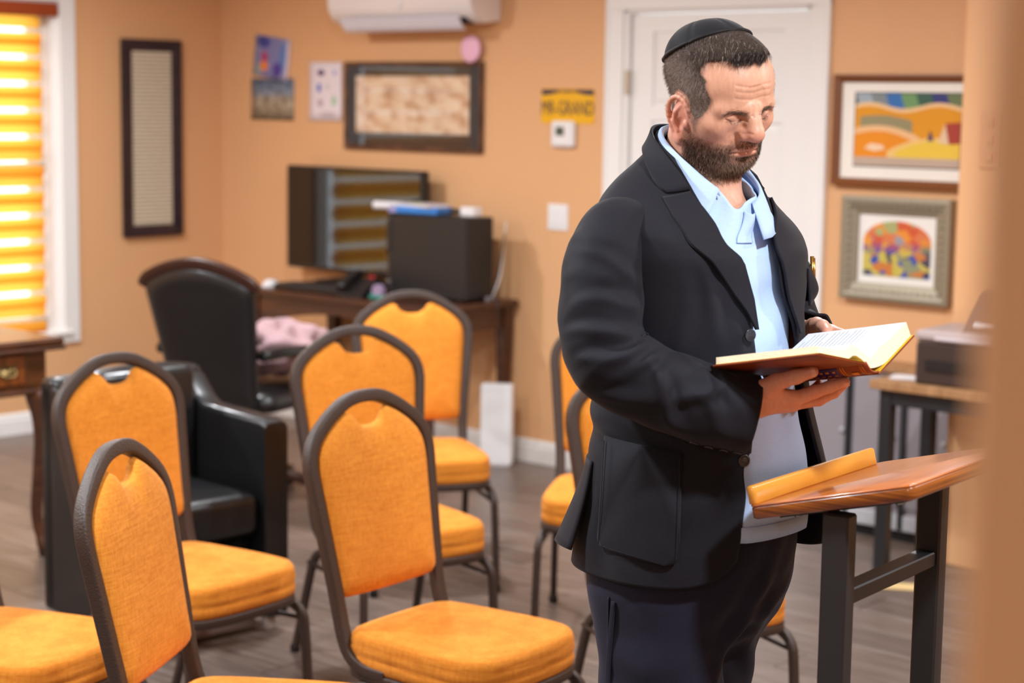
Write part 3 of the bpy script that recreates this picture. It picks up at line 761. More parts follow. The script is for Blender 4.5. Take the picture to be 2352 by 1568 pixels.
def small(name, s, o, z, label, cat, rz=0.0, group=None):
    e_ = empty(name, rw(s, o, z), ROOM_ANG + rz); tag(e_, label, cat, group); return e_
ZT = DH + .378
M_blue = mat('glossy_blue', lin(52, 128, 206), .3, .5); M_pap = mat('paper_white', lin(226, 222, 224), .7, .3)
b1 = small('blue_box', 1.70, .265, ZT, 'flat blue carton lying on the computer tower', 'box', .12)
box('carton', -.105, .17, -.07, .06, 0, .032, M_blue, b1, .005); box('label_band', -.106, -.06, -.0705, .0605, .002, .0325, mat('label_violet', lin(150, 146, 190), .5, .4), b1, .001)
b2 = small('paper_stack', 1.735, .255, ZT + .0325, 'white papers and a green note lying on the blue carton', 'papers', -.1)
for i in range(4): box('sheet', -.11 + i * .006, .12 - i * .004, -.07, .05, .0032 * i, .0032 * i + .003, M_pap if i < 3 else mat('paper_grey', lin(206, 196, 204), .7, .3), b2)
box('green_note', -.02, .02, -.06, -.01, .0128, .0142, mat('note_green', lin(168, 196, 60), .7, .3), b2)
b3 = small('rolled_paper', 1.50, .25, ZT + .003, 'rolled white paper sticking out left of the computer tower', 'paper roll', .35)
a = np.linspace(0, 4.2 * np.pi, 60); V = []; F = []
for i, t in enumerate(a):
    r_ = .008 + .0011 * t
    for x in (-.07, .075): V.append((x, r_ * math.cos(t), .0225 + r_ * math.sin(t)))
for i in range(59): F.append((2 * i, 2 * i + 2, 2 * i + 3, 2 * i + 1))
mesh('roll', V, F, M_pap, b3)
b4 = small('white_adapter', 2.035, .25, ZT, 'small white adapter box on the right end of the computer tower', 'adapter')
box('body', -.05, .035, -.03, .03, 0, .042, M_pap, b4, .006); box('cable_plug', -.13, -.05, -.012, .012, .008, .03, M_blackp, b4, .004)
kb_ = small('keyboard', 1.245, .47, DH, 'black keyboard lying along the front of the desk', 'keyboard')
V, F = boxg(-.22, .22, -.07, .07, 0, .022, .006); mesh('case', V, F, M_blackp, kb_, smooth=False)
for r_ in range(4):
    box('key_row', -.205, .205, -.058 + r_ * .03, -.034 + r_ * .03, .02, .028, mat('key_black', lin(40, 40, 42), .5, .4), kb_, .003)
ms = small('computer_mouse', .965, .50, DH, 'small white mouse near the left end of the desk', 'mouse')
V, F = pillow(np.array([(.03 * math.cos(t), .05 * math.sin(t)) for t in np.linspace(0, 2 * np.pi, 24, endpoint=False)]), .002, .034, 6, 2.0); mesh('shell', [(x, y, z + .002) for x, y, z in V], F, M_pap, ms)
box('wheel', -.003, .003, .02, .034, .022, .034, M_blackp, ms, .002)
hp = small('desk_phone', 1.555, .48, DH, 'small black phone with a red light on the desk by the tower', 'phone', .2)
V, F = loft([np.array([(x, -.08, 0), (x, .08, 0), (x, .08, .075), (x, .05, .08), (x, -.08, .02)]) for x in (-.07, .07)]); mesh('base', V, F, M_blackp, hp, smooth=False)
V, F = sweep(catmull([(-.045, -.085, .045), (-.05, -.05, .065), (-.05, .03, .098), (-.045, .075, .10)], 14), rrect(.026, .045, .01)); mesh('handset', V, F, M_blackp, hp)
box('red_light', .02, .05, .04, .06, .078, .092, mat('red_plastic', lin(170, 40, 36), .4, .5), hp, .003)
tl = small('tape_dispenser', 1.70, .50, DH, 'teal and violet tape dispenser in front of the computer tower', 'tape dispenser')
V, F = lathe([(.018, -.012), (.032, -.012), (.032, .012), (.018, .012)], 20); mesh('tape_roll', [(x, z, y + .036) for x, y, z in V], F, mat('tape_violet', lin(150, 130, 160), .5, .4), tl, sharp=30)
box('holder', -.05, .06, -.018, .018, 0, .02, mat('teal_plastic', lin(50, 130, 116), .4, .5), tl, .005)
cb = small('power_strip', 2.115, .2, DH, 'grey power adapter with cables at the right end of the desk', 'adapter')
box('body', -.02, .0, -.03, .03, 0, .025, mat('grey_plastic', lin(120, 116, 118), .5, .4), cb, .005)
for q in range(2):
    V, F = sweep(catmull([(0, 0, .02), (.02, .03, .12 + q * .05), (-.01, .09, .3), (-.03, .12, .35)], 24), circ(.0035, 6)); mesh('cable', V, F, M_blackp if q else M_pap, cb)
V, F = sweep(catmull([(.0, .0, .012), (.05, -.02, .0), (.06, 0, -.12), (.045, .06, -.2)], 24), circ(.0035, 6)); mesh('cable', V, F, M_blackp, cb)

wpn = empty('white_box', rw(2.134, .177, 0), ROOM_ANG + R(32)); tag(wpn, 'plain white upright box on the floor beside the desk', 'box')
box('shell', -.071, .071, -.03, .03, 0.006, .372, mat('plain_white', lin(240, 240, 242), .45, .4), wpn, .006); box('plinth', -.06, .06, -.024, .024, 0, .008, M_pap, wpn)
box('lid_seam', -.0715, .0715, -.0305, -.02, .345, .347, mat('seam_grey', lin(214, 214, 216), .5, .3), wpn)

# ------------------------------------------------------------------ black desk chair with nail heads, jacket on its seat
M_lea = mat('black_leather', lin(24, 24, 26), .34, .5, bump=(70, .25), coat=.15)
M_dkw = mat('mahogany_dark', lin(58, 30, 20), .35, .5)
ec = empty('office_chair', (-1.07, 7.36, 0), R(64 - 90)); ec.scale = (.93, .93, .96); tag(ec, 'tall black leather desk chair with a pink garment on its seat', 'chair')
O = catmull(np.array([(0, 1.02), (.14, 1.0), (.25, .955), (.275, .93), (.265, .84), (.235, .62), (.215, .47), (.20, .42), (0, .42), (-.20, .42), (-.215, .47), (-.235, .62), (-.265, .84), (-.275, .93), (-.25, .955), (-.14, 1.0)]), 60, closed=True)
V, F = pillow(O, .035, .055, 7, 3.5, center=(0, .7)); V = np.array([(u, -.24 - (v - .42) * .24 + h, v) for u, v, h in V]); mesh('backrest', V, F, M_lea, ec)
crest = [(x, -.24 - (z - .42) * .24, z) for x, z in ((-.285, .93), (-.26, .965), (-.14, 1.012), (0, 1.032), (.14, 1.012), (.26, .965), (.285, .93))]
V, F = sweep(catmull(crest, 30), rrect(.03, .05, .01), up=(0, 1, 0)); mesh('crest_rail', V, F, M_dkw, ec)
V, F = pillow(np.array([(x, y) for x, y in rrect(.54, .52, .06, 4)]), .05, .055, 6, 4); mesh('seat', [(x, y + .03, z + .45) for x, y, z in V], F, M_lea, ec)
for sx in (-1, 1):
    pth = catmull([(sx * .25, -.27, .66), (sx * .285, -.15, .668), (sx * .29, .05, .655), (sx * .285, .22, .66), (sx * .28, .27, .63)], 24)
    V, F = sweep(pth, rrect(.045, .07, .018)); am = mesh('armrest', V, F, M_lea, ec)
    for q in range(22):
        t_ = pth[1 + q]; V, F = lathe([(.005, -.002), (.004, .002), (.001, .003)], 6); mesh('nail_head', [(x + t_[0] + sx * .036, y + t_[1], z + t_[2] - .018) for x, y, z in V], F, mat('brass_nail', lin(120, 96, 52), .35, .5, metal=.8), am)
    V, F = sweep(catmull([(sx * .26, .2, .63), (sx * .27, .24, .52), (sx * .26, .2, .42)], 12), rrect(.04, .035, .01)); mesh('arm_support', V, F, M_lea, ec)
V, F = lathe([(.03, .1), (.03, .40), (.09, .41)], 14); mesh('column', V, F, M_dkw, ec)
for q in range(5):
    a_ = q * 2 * math.pi / 5 + .3; d = np.array([math.cos(a_), math.sin(a_), 0])
    V, F = sweep(np.array([d * .02 + [0, 0, .14], d * .18 + [0, 0, .11], d * .31 + [0, 0, .075]]), rrect(.04, .05, .01)); sp_ = mesh('base_spoke', V, F, M_dkw, ec)
    V, F = lathe([(.008, -.02), (.026, -.018), (.03, 0), (.026, .018), (.008, .02)], 14); mesh('caster', [(x + d[0] * .31, z + d[1] * .31, y + .03) for x, y, z in V], F, M_blackp, sp_)
# crumpled pink garment
gv = []; nu, nv_ = 40, 26
for j in range(nv_):
    for i in range(nu):
        th_ = 2 * math.pi * i / nu; ph_ = math.pi * j / (nv_ - 1)
        r_ = 1 + .16 * math.sin(3 * th_ + 2.2 * math.sin(ph_ * 3)) * math.sin(ph_) + .10 * math.sin(7 * th_ + 5 * ph_) + .07 * math.sin(11 * ph_ + 4 * th_)
        gv.append((.20 * r_ * math.sin(ph_) * math.cos(th_), .17 * r_ * math.sin(ph_) * math.sin(th_), .105 * r_ * math.cos(ph_)))
F = [(j * nu + i, (j + 1) * nu + i, (j + 1) * nu + (i + 1) % nu, j * nu + (i + 1) % nu) for j in range(nv_ - 1) for i in range(nu)]
gm_ = mesh('folded_garment', gv, F, fabric('pink_knit', lin(206, 172, 176), lin(176, 140, 146)), None); gm_.location = (-.955, 7.40, .62); tag(gm_, 'crumpled pale pink garment heaped on the black desk chair', 'clothing')

# ------------------------------------------------------------------ black leather club armchair
ca = empty('armchair', (-1.062, 5.5, 0), R(-46 - 90)); tag(ca, 'low black leather club armchair behind an orange chair', 'armchair')
W_, D_ = .54, .54
def softbox(name, x0, x1, y0, y1, z0, z1, r_, m, par, dome=0.0, n_=5):
    O_ = rrect(x1 - x0, y1 - y0, r_, 4); c_ = np.array([(x0 + x1) / 2, (y0 + y1) / 2]); rings = []
    for q in range(n_ + 1):
        a_ = math.pi / 2 * q / n_; sh = r_ * .8 * (1 - math.sin(a_)); zz_ = z0 + r_ * .8 * (1 - math.cos(a_)); f = np.array([1 - 2 * sh / (x1 - x0), 1 - 2 * sh / (y1 - y0)]); rings.append(np.column_stack([O_ * f + c_, np.full(len(O_), zz_)]))
    for q in range(n_ + 1):
        a_ = math.pi / 2 * q / n_; sh = r_ * .8 * (1 - math.cos(a_)); zz_ = z1 - r_ * .8 * (1 - math.sin(a_)); f = np.array([1 - 2 * sh / (x1 - x0), 1 - 2 * sh / (y1 - y0)]); rings.append(np.column_stack([O_ * f + c_, np.full(len(O_), zz_)]))
    for sc_ in (.7, .4, .1): rings.append(np.column_stack([(rings[2 * n_ + 1][:, :2] - c_) * sc_ + c_, np.full(len(O_), z1 + dome * (1 - sc_ ** 2))]))
    V, F = loft(rings); return mesh(name, V, F, m, par)
bk = softbox('backrest', -W_ / 2, W_ / 2, -D_ / 2, -D_ / 2 + .10, .05, .78, .03, M_lea, ca)
softbox('back_cushion', -W_ / 2 + .085, W_ / 2 - .085, -D_ / 2 + .08, -D_ / 2 + .19, .40, .80, .035, M_lea, ca, .01)
for sx in (-1, 1):
    # arm sweeping up into the back
    x0, x1 = (sx * W_ / 2 - (.085 if sx > 0 else 0), sx * W_ / 2 + (0 if sx > 0 else .085))
    rings = []
    for y, zt in ((-D_ / 2 + .02, .77), (-D_ / 2 + .10, .76), (-D_ / 2 + .16, .70), (-D_ / 2 + .21, .675), (0, .672), (D_ / 2 - .03, .665), (D_ / 2, .655)):
        O_ = rrect(x1 - x0, zt - .05, .022, 3); rings.append(np.column_stack([O_[:, 0] + (x0 + x1) / 2, np.full(len(O_), y), O_[:, 1] + (zt + .05) / 2]))
    V, F = loft(rings); mesh('arm', V, [f[::-1] for f in F], M_lea, ca, sharp=50)
    for y in (-D_ / 2 + .05, D_ / 2 - .04):
        V, F = lathe([(.016, 0), (.022, .01), (.022, .05), (.018, .055)], 14); mesh('foot', np.array(V) + [sx * (W_ / 2 - .045), y, 0], F, mat('grey_foot', lin(170, 160, 152), .4, .5), ca)
softbox('seat_cushion', -W_ / 2 + .088, W_ / 2 - .088, -D_ / 2 + .15, D_ / 2 - .01, .31, .445, .04, M_lea, ca, .018)
box('seat_base', -W_ / 2 + .05, W_ / 2 - .05, -D_ / 2 + .05, D_ / 2 - .10, .16, .31, mat('dark_under', lin(14, 14, 15), .8, .2), ca)
V, F = sweep(np.array([(-.17, D_ / 2 - .05, .035), (.2, D_ / 2 - .06, .035)]), rrect(.03, .03, .006)); mesh('foot_rail', V, F, mat('grey_rail', lin(120, 104, 96), .5, .4), ca)

# ------------------------------------------------------------------ antique writing table with cabriole legs
M_ant = mat('mahogany_carved', lin(92, 50, 24), .3, .5, var=(5, lin(52, 26, 14), (2, 2, 10), .3, .75), coat=.4, bump=(40, .15))
M_brass = mat('aged_brass', lin(150, 126, 80), .4, .5, metal=.8)
at_ = empty('writing_table', rw(2.115, 2.52, 0), ROOM_ANG); tag(at_, 'antique mahogany table with a carved cabriole leg in front of the window', 'table')
TL = 1.1
box('table_top', -.75, .045, -TL - .05, .05, .755, .785, M_ant, at_, .010)
box('top_gilt_edge', -.745, .049, -TL - .054, .054, .742, .757, M_ant, at_, .006)
box('apron', -.70, .0, -TL, 0, .60, .745, M_ant, at_, .006)
dr_ = box('drawer', -.002, .008, -.55, -.09, .625, .735, mat('drawer_veneer', lin(128, 66, 26), .3, .5, var=(6, lin(86, 40, 18), (1, 10, 2), .3, .7), coat=.4), at_, .004)
for yb in (-.17,):
    pts = catmull([(-.045, 0, .012), (-.03, 0, .02), (-.015, 0, .008), (0, 0, .026), (.015, 0, .008), (.03, 0, .02), (.045, 0, .012), (.03, 0, -.012), (.012, 0, -.02), (0, 0, -.034), (-.012, 0, -.02), (-.03, 0, -.012)], 40, closed=True)
    Vp = [(.0095, p_[0] * .95 + yb, p_[2] * 1.1 + .68) for p_ in pts] + [(.006, p_[0] * .95 + yb, p_[2] * 1.1 + .68) for p_ in pts]; k = len(pts)
    mesh('pull_plate', Vp, [tuple(range(k)), ] + [(i, k + i, k + (i + 1) % k, (i + 1) % k) for i in range(k)], M_brass, dr_)
    V, F = sweep(catmull([(.012, yb - .03, .688), (.03, yb - .026, .668), (.033, yb, .662), (.03, yb + .026, .668), (.012, yb + .03, .688)], 20), circ(.004, 8)); mesh('bail_handle', V, F, M_brass, dr_)
V, F = loft([np.array([(.0, -.10 - t * .0, z) for t, z in ()]) for _ in ()]) if False else ([], [])
box('bottom_moulding', -.71, .012, -TL - .01, .01, .588, .606, M_ant, at_, .006)
for (x, y, dx, dy) in ((-.03, -.03, 1, 1), (-.03, -TL + .03, 1, -1), (-.67, -.03, -1, 1), (-.67, -TL + .03, -1, -1)):
    prof = [(.0, .60, .042), (.012, .56, .046), (.024, .50, .042), (.022, .42, .034), (.010, .30, .027), (-.002, .18, .022), (.002, .11, .021), (.016, .07, .026), (.028, .045, .037), (.030, .025, .037), (.026, .006, .026), (.026, 0, .024)]
    C_ = catmull(np.array([(o_ * dx * .8, o_ * dy * .8, z) for o_, z, r_ in prof]), 40)
    rad = np.interp(C_[::-1, 2], [p_[1] for p_ in prof][::-1], [p_[2] for p_ in prof][::-1])[::-1]
    rings = [np.array([(x + c_[0] + r_ * math.cos(t) * (1 + .08 * math.cos(4 * t)), y + c_[1] + r_ * math.sin(t) * (1 + .08 * math.cos(4 * t)), c_[2]) for t in np.linspace(0, 2 * np.pi, 20, endpoint=False)]) for c_, r_ in zip(C_, rad)][::-1]
    V, F = loft(rings); lg = mesh('leg', V, F, M_ant, at_)
    for q in range(3):          # claws of the foot
        a_ = math.atan2(dy, dx) + (q - 1) * .8
        pth = catmull([(x + dx * .022 + .03 * math.cos(a_), y + dy * .022 + .03 * math.sin(a_), .075), (x + dx * .022 + .042 * math.cos(a_), y + dy * .022 + .042 * math.sin(a_), .045), (x + dx * .022 + .036 * math.cos(a_), y + dy * .022 + .036 * math.sin(a_), .008)], 8)
        V, F = sweep(pth, circ(.009, 8)); mesh('claw', V, F, M_ant, lg)
    # knee carving
    for q in (-1, 1):
        V, F = sweep(catmull([(x + dx * .03, y + dy * .03, .50), (x + dx * .03 + q * .035 * abs(dy), y + dy * .02, .545), (x + dx * .025 + q * .075, y + dy * .012, .575), (x + dx * .02 + q * .1, y + dy * .012, .59)], 12), circ(.016, 8), scale=np.linspace(1.2, .5, 12)); mesh('knee_scroll', V, F, M_ant, lg)

# ------------------------------------------------------------------ right: side table, printer, cabinet
M_oak = mat('oak_laminate', lin(178, 136, 96), .45, .4, var=(4, lin(148, 108, 72), (10, 1, 1), .35, .7))
M_blk = mat('black_powder_coat', lin(34, 34, 37), .45, .45)
st = empty('side_table', rw(4.36, .36, 0), ROOM_ANG); tag(st, 'oak topped side table on black metal legs carrying the printer', 'table')
box('table_top', 0, 1.1, -.37, 0, .668, .70, M_oak, st, .003)
for x in (.03, 1.03):
    for y in (-.34, -.05): box('leg', x, x + .045, y - .01, y + .035, 0, .668, M_blk, st, .003)
box('rail', .03, 1.07, -.345, -.315, .615, .668, M_blk, st, .002)
box('rail', .03, 1.07, -.05, -.02, .615, .668, M_blk, st, .002)
M_prt = mat('printer_dark', lin(58, 44, 40), .45, .4); M_prl = mat('printer_grey', lin(176, 160, 158), .45, .4)
pr = empty('printer', rw(4.53, .57, .70), ROOM_ANG + R(3)); tag(pr, 'dark printer with a pale lid standing on the side table', 'printer')
V, F = boxg(-.02, .44, -.13, .15, .0, .145, .008); mesh('body', V, F, M_prt, pr, smooth=False)
box('top_cover', -.025, .445, -.135, .155, .146, .185, M_prl, pr, .012)
V, F = loft([np.array([(x, -.09, .185), (x, .13, .185), (x, .14, .29), (x, .10, .315), (x, .05, .305), (x, -.03, .24)]) for x in (.13, .42)]); mesh('paper_tray', V, F, mat('printer_lid', lin(128, 100, 88), .4, .4), pr, sharp=50)
V, F = loft([np.array([(x, -.07, .20), (x, .06, .27), (x, .10, .30), (x, .09, .303), (x, .05, .28), (x, -.075, .205)]) for x in (.16, .40)]); mesh('tray_sheet', V, F, M_pap, pr, smooth=False)
box('output_slot', .02, .4, -.137, -.12, .05, .085, M_blackp, pr)
box('button_strip', .05, .36, -.138, -.13, .154, .166, mat('printer_buttons', lin(206, 196, 200), .4, .4), pr, .002)
pp = empty('loose_papers', rw(4.44, .60, .701), ROOM_ANG + .3); tag(pp, 'white papers lying on the side table left of the printer', 'papers')
for q in range(3): box('sheet', -.05 - q * .004, .07, -.06, .05 - q * .006, q * .0012, q * .0012 + .001, M_pap, pp)
cbn = empty('file_cabinet', rw(3.74, .02, 0), ROOM_ANG); tag(cbn, 'low grey metal cabinet against the wall below the pictures', 'cabinet')
M_gry = mat('grey_metal', lin(146, 140, 146), .4, .5); M_grl = mat('light_grey_metal', lin(184, 186, 192), .35, .5)
box('body', 0, .66, -.15, 0, .05, .64, M_gry, cbn, .004)
for q in range(3): dpn = box('door_panel', .012 + q * .216, .212 + q * .216, -.158, -.15, .13, .62, M_gry, cbn, .003); V, F = lathe([(.008, 0), (.01, .012), (.006, .016)], 10); mesh('knob', [(x + .19 + q * .216, -.158 - z, y + .4) for x, y, z in V], F, M_grl, dpn)
box('bottom_rail', -.005, .665, -.164, -.13, .045, .105, M_grl, cbn, .004)
box('plinth', .01, .65, -.14, -.01, 0, .05, mat('plinth_black', lin(28, 26, 27), .6, .3), cbn)
box('top', -.01, .68, -.17, .0, .64, .662, M_oak, cbn, .003)
for x in (.2, .44): box('divider_post', x, x + .022, -.168, -.15, .05, .64, M_blk, cbn, .002)
pc_ = mesh('paper_scrap', [(0, 0, .001), (.2, .02, .001), (.22, .1, .001), (.02, .09, .001), (0, 0, .003), (.2, .02, .003), (.22, .1, .005), (.02, .09, .003)], [(0, 3, 2, 1), (4, 5, 6, 7), (0, 1, 5, 4), (1, 2, 6, 5), (2, 3, 7, 6), (3, 0, 4, 7)], mat('cream_paper', lin(226, 196, 140), .7, .3), None, smooth=False)
pc_.location = (1.20, 6.08, .001); pc_.rotation_euler = (0, 0, -.3); tag(pc_, 'scrap of cream paper on the floor behind the lectern', 'paper')

# ------------------------------------------------------------------ lectern
TH = .924; LW = np.array([math.cos(TH), math.sin(TH), 0]); LP = np.array([math.sin(TH), -math.cos(TH), 0]); TI = R(14.65)
M_lect = mat('varnished_beech', lin(190, 108, 46), .28, .5, var=(3, lin(166, 88, 34), (3, 16, 16), .3, .7), coat=.5)
M_edge = mat('plywood_edge', lin(160, 88, 26), .3, .5, var=(40, lin(104, 52, 14), (.04, .04, 6), .4, .6), coat=.5)
M_lip = mat('honey_beech', lin(226, 158, 60), .28, .5, var=(3, lin(208, 138, 46), (3, 3, 12), .3, .7), coat=.5)
lc = empty('lectern', (.339, 2.55, 0)); lc.rotation_euler = (0, 0, TH); tag(lc, 'small wooden topped lectern on black steel legs in front of the man', 'lectern')
# local x along the lip (LW), local -y towards the raised edge (LP)
ct, sn = math.cos(TI), math.sin(TI)
def lp(x, u, h): return (x, -(u * ct - h * sn), 1.064 + u * sn + h * ct)
def lboard(name, x0, x1, u0, u1, h0, h1, m, par, r_=.012, bev=.003):
    O_ = rrect(x1 - x0, u1 - u0, r_, 4); c_ = np.array([(x0 + x1) / 2, (u0 + u1) / 2]); rings = []
    for sh, h in ((bev, h0), (0, h0 + bev), (0, h1 - bev), (bev * .3, h1 - bev * .3), (bev, h1)):
        f = np.array([1 - 2 * sh / (x1 - x0), 1 - 2 * sh / (u1 - u0)]); rings.append(np.array([lp(p_[0], p_[1], h) for p_ in O_ * f + c_]))
    V, F = loft(rings); return mesh(name, V, [f[::-1] for f in F], m, par, sharp=60)
tb = lboard('top_board', 0, .42, 0, .257, -.004, 0, M_lect, lc, .012, .0015)
lboard('board_edge', .0002, .4198, .0002, .2568, -.021, -.0035, M_edge, lc, .012, .002)
lboard('book_lip', .004, .392, -.002, .012, -.002, .027, M_lip, lc, .006, .0035)
plt_ = MB()
V, F = boxg(.03, .38, .03, .225, -.026, -.021); mesh('mounting_plate', [lp(*v) for v in V], [f[::-1] for f in F], M_blk, lc, smooth=False)
for x in (.05, .075, .34, .365):
    for u in (.05, .21):
        V, F = lathe([(.006, -.004), (.008, -.001), (.008, 0)], 10); mesh('bolt', [lp(x + v[0], u + v[1], -.026 + v[2]) for v in V], [f[::-1] for f in F], M_metal, lc)
for x in (.014, .325):
    box('leg', x, x + .03, -.150, -.110, .02, 1.068, M_blk, lc, .003)
    box('foot', x - .005, x + .035, -.46, -.035, 0, .03, M_blk, lc, .004)
box('crossbar', .044, .325, -.145, -.115, .935, .958, M_blk, lc, .002)

# ================================================================== the man
# ------------------------------------------------------------------ implicit surfaces -> meshes (surface nets)
class Field:
    def __init__(self, lo, hi, h):
        self.lo = np.array(lo, np.float32); self.h = h
        n = np.ceil((np.array(hi) - np.array(lo)) / h).astype(int) + 1
        self.ax = [(self.lo[i] + h * np.arange(n[i])).astype(np.float32) for i in range(3)]
        self.v = np.full(n, .1, np.float32)
    def sl(self, c, r):
        s = []
        for i in range(3):
            a = int(max(0, math.floor((c[i] - r[i] - self.lo[i]) / self.h))); b = int(min(len(self.ax[i]), math.ceil((c[i] + r[i] - self.lo[i]) / self.h) + 1))
            s.append(slice(a, max(a, b)))
        return tuple(s)
    def grid(self, s): return self.ax[0][s[0]][:, None, None], self.ax[1][s[1]][None, :, None], self.ax[2][s[2]][None, None, :]
    def op(self, s, d, k, mode):
        v = self.v[s]
        if mode == 'sub': d = -d; 
        if k <= 0: r = np.minimum(v, d) if mode == 'add' else np.maximum(v, d)
        else:
            hh = np.maximum(k - np.abs(v - d), 0) / k; r = (np.minimum(v, d) - hh * hh * k * .25) if mode == 'add' else (np.maximum(v, d) + hh * hh * k * .25)
        self.v[s] = r
    def ell(self, c, r, k=.01, mode='add', rot=None):
        m = max(r) + k + 2 * self.h; s = self.sl(c, (m,) * 3 if rot is not None else [q + k + 2 * self.h for q in r]); X, Y, Z = self.grid(s)
        x, y, z = X - c[0], Y - c[1], Z - c[2]
        if rot is not None:
            A = np.array(rot).T; x, y, z = A[0, 0] * x + A[0, 1] * y + A[0, 2] * z, A[1, 0] * x + A[1, 1] * y + A[1, 2] * z, A[2, 0] * x + A[2, 1] * y + A[2, 2] * z
        k0 = np.sqrt((x / r[0]) ** 2 + (y / r[1]) ** 2 + (z / r[2]) ** 2); k1 = np.sqrt((x / r[0] ** 2) ** 2 + (y / r[1] ** 2) ** 2 + (z / r[2] ** 2) ** 2)
        self.op(s, k0 * (k0 - 1) / (k1 + 1e-6), k, mode)
    def cap(self, a, b, ra, rb, k=.006, mode='add'):
        a = np.array(a, np.float32); b = np.array(b, np.float32); m = max(ra, rb) + k + 2 * self.h
        s = self.sl((a + b) / 2, np.abs(b - a) / 2 + m); X, Y, Z = self.grid(s); d = b - a; L2 = float(d @ d) + 1e-9
        t = np.clip(((X - a[0]) * d[0] + (Y - a[1]) * d[1] + (Z - a[2]) * d[2]) / L2, 0, 1)
        q = np.sqrt((X - a[0] - t * d[0]) ** 2 + (Y - a[1] - t * d[1]) ** 2 + (Z - a[2] - t * d[2]) ** 2)
        self.op(s, q - (ra + (rb - ra) * t), k, mode)
    def chain(self, pts, rs, k=.004, mode='add'):
        for i in range(len(pts) - 1): self.cap(pts[i], pts[i + 1], rs[i], rs[i + 1], k, mode)
    def sym(self, fn, c, *a, **kw):
        getattr(self, fn)(c, *a, **kw)
        mir = lambda p: (-p[0], p[1], p[2])
        if fn == 'cap': self.cap(mir(c), mir(a[0]), *a[1:], **kw)
        elif fn == 'chain': self.chain([mir(p) for p in c], *a, **kw)
        else:
            if kw.get('rot') is not None:
                A = np.array(kw['rot']); D = np.diag([-1, 1, 1]); kw = dict(kw); kw['rot'] = D @ A @ D
            getattr(self, fn)(mir(c), *a, **kw)
    def extract(self):
        v = self.v; sg = v < 0; nx, ny, nz = v.shape
        c = [sg[i:nx - 1 + i, j:ny - 1 + j, k:nz - 1 + k] for i in (0, 1) for j in (0, 1) for k in (0, 1)]
        al = c[0].copy(); an = c[0].copy()
        for q in c[1:]: al &= q; an |= q
        I = np.argwhere(an & ~al); idx = np.full((nx - 1, ny - 1, nz - 1), -1, np.int64); idx[tuple(I.T)] = np.arange(len(I))
        acc = np.zeros((len(I), 3)); cnt = np.zeros(len(I)); off = [(i, j, k) for i in (0, 1) for j in (0, 1) for k in (0, 1)]
        val = [v[I[:, 0] + o[0], I[:, 1] + o[1], I[:, 2] + o[2]] for o in off]
        for a in range(8):
            for b in range(a + 1, 8):
                d = np.array(off[b]) - np.array(off[a])
                if np.abs(d).sum() != 1: continue
                m = (val[a] < 0) != (val[b] < 0); t = val[a] / (val[a] - val[b] + 1e-12)
                acc[m] += np.array(off[a]) + t[m, None] * d; cnt[m] += 1
        P = (I + acc / np.maximum(cnt, 1)[:, None]) * self.h + self.lo
        Q = []
        for axn in range(3):
            u, w_ = (axn + 1) % 3, (axn + 2) % 3
            s0 = [slice(None)] * 3; s1 = [slice(None)] * 3; s0[axn] = slice(0, -1); s1[axn] = slice(1, None)
            m = sg[tuple(s0)] != sg[tuple(s1)]; E_ = np.argwhere(m); fl = sg[tuple(s0)][tuple(E_.T)]
            ok = (E_[:, u] > 0) & (E_[:, w_] > 0) & (E_[:, u] < v.shape[u] - 1) & (E_[:, w_] < v.shape[w_] - 1); E_ = E_[ok]; fl = fl[ok]
            du = np.eye(3, dtype=int)[u]; dw = np.eye(3, dtype=int)[w_]
            q = np.stack([idx[tuple((E_ - a_).T)] for a_ in (du + dw, dw, 0 * du, du)], 1); q[~fl] = q[~fl][:, ::-1]; Q.append(q)
        return P, np.concatenate(Q)

def npmesh(name, V, Q, mats, parent=None, midx=None, col=None, smooth=True):
    me = bpy.data.meshes.new(name); n, k = Q.shape
    me.vertices.add(len(V)); me.vertices.foreach_set('co', np.asarray(V, np.float32).ravel())
    me.loops.add(n * k); me.loops.foreach_set('vertex_index', Q.astype(np.int32).ravel())
    me.polygons.add(n); me.polygons.foreach_set('loop_start', np.arange(0, n * k, k, dtype=np.int32))
    for m in mats: me.materials.append(m)
    if midx is not None: me.polygons.foreach_set('material_index', np.asarray(midx, np.int32))
    if smooth: me.polygons.foreach_set('use_smooth', np.ones(n, bool))
    if col is not None:
        at = me.color_attributes.new('Col', 'FLOAT_COLOR', 'POINT'); c4 = np.ones((len(V), 4), np.float32); c4[:, :3] = col; at.data.foreach_set('color', c4.ravel())
    me.update(calc_edges=True); me.validate()
    o = bpy.data.objects.new(name, me); return link(o, parent)

def vnormals(V, Q):
    nf = np.cross(V[Q[:, 2]] - V[Q[:, 0]], V[Q[:, 3 if Q.shape[1] > 3 else 1]] - V[Q[:, 1]]); N_ = np.zeros_like(V)
    for i in range(Q.shape[1]): np.add.at(N_, Q[:, i], nf)
    return N_ / (np.linalg.norm(N_, axis=1)[:, None] + 1e-12)

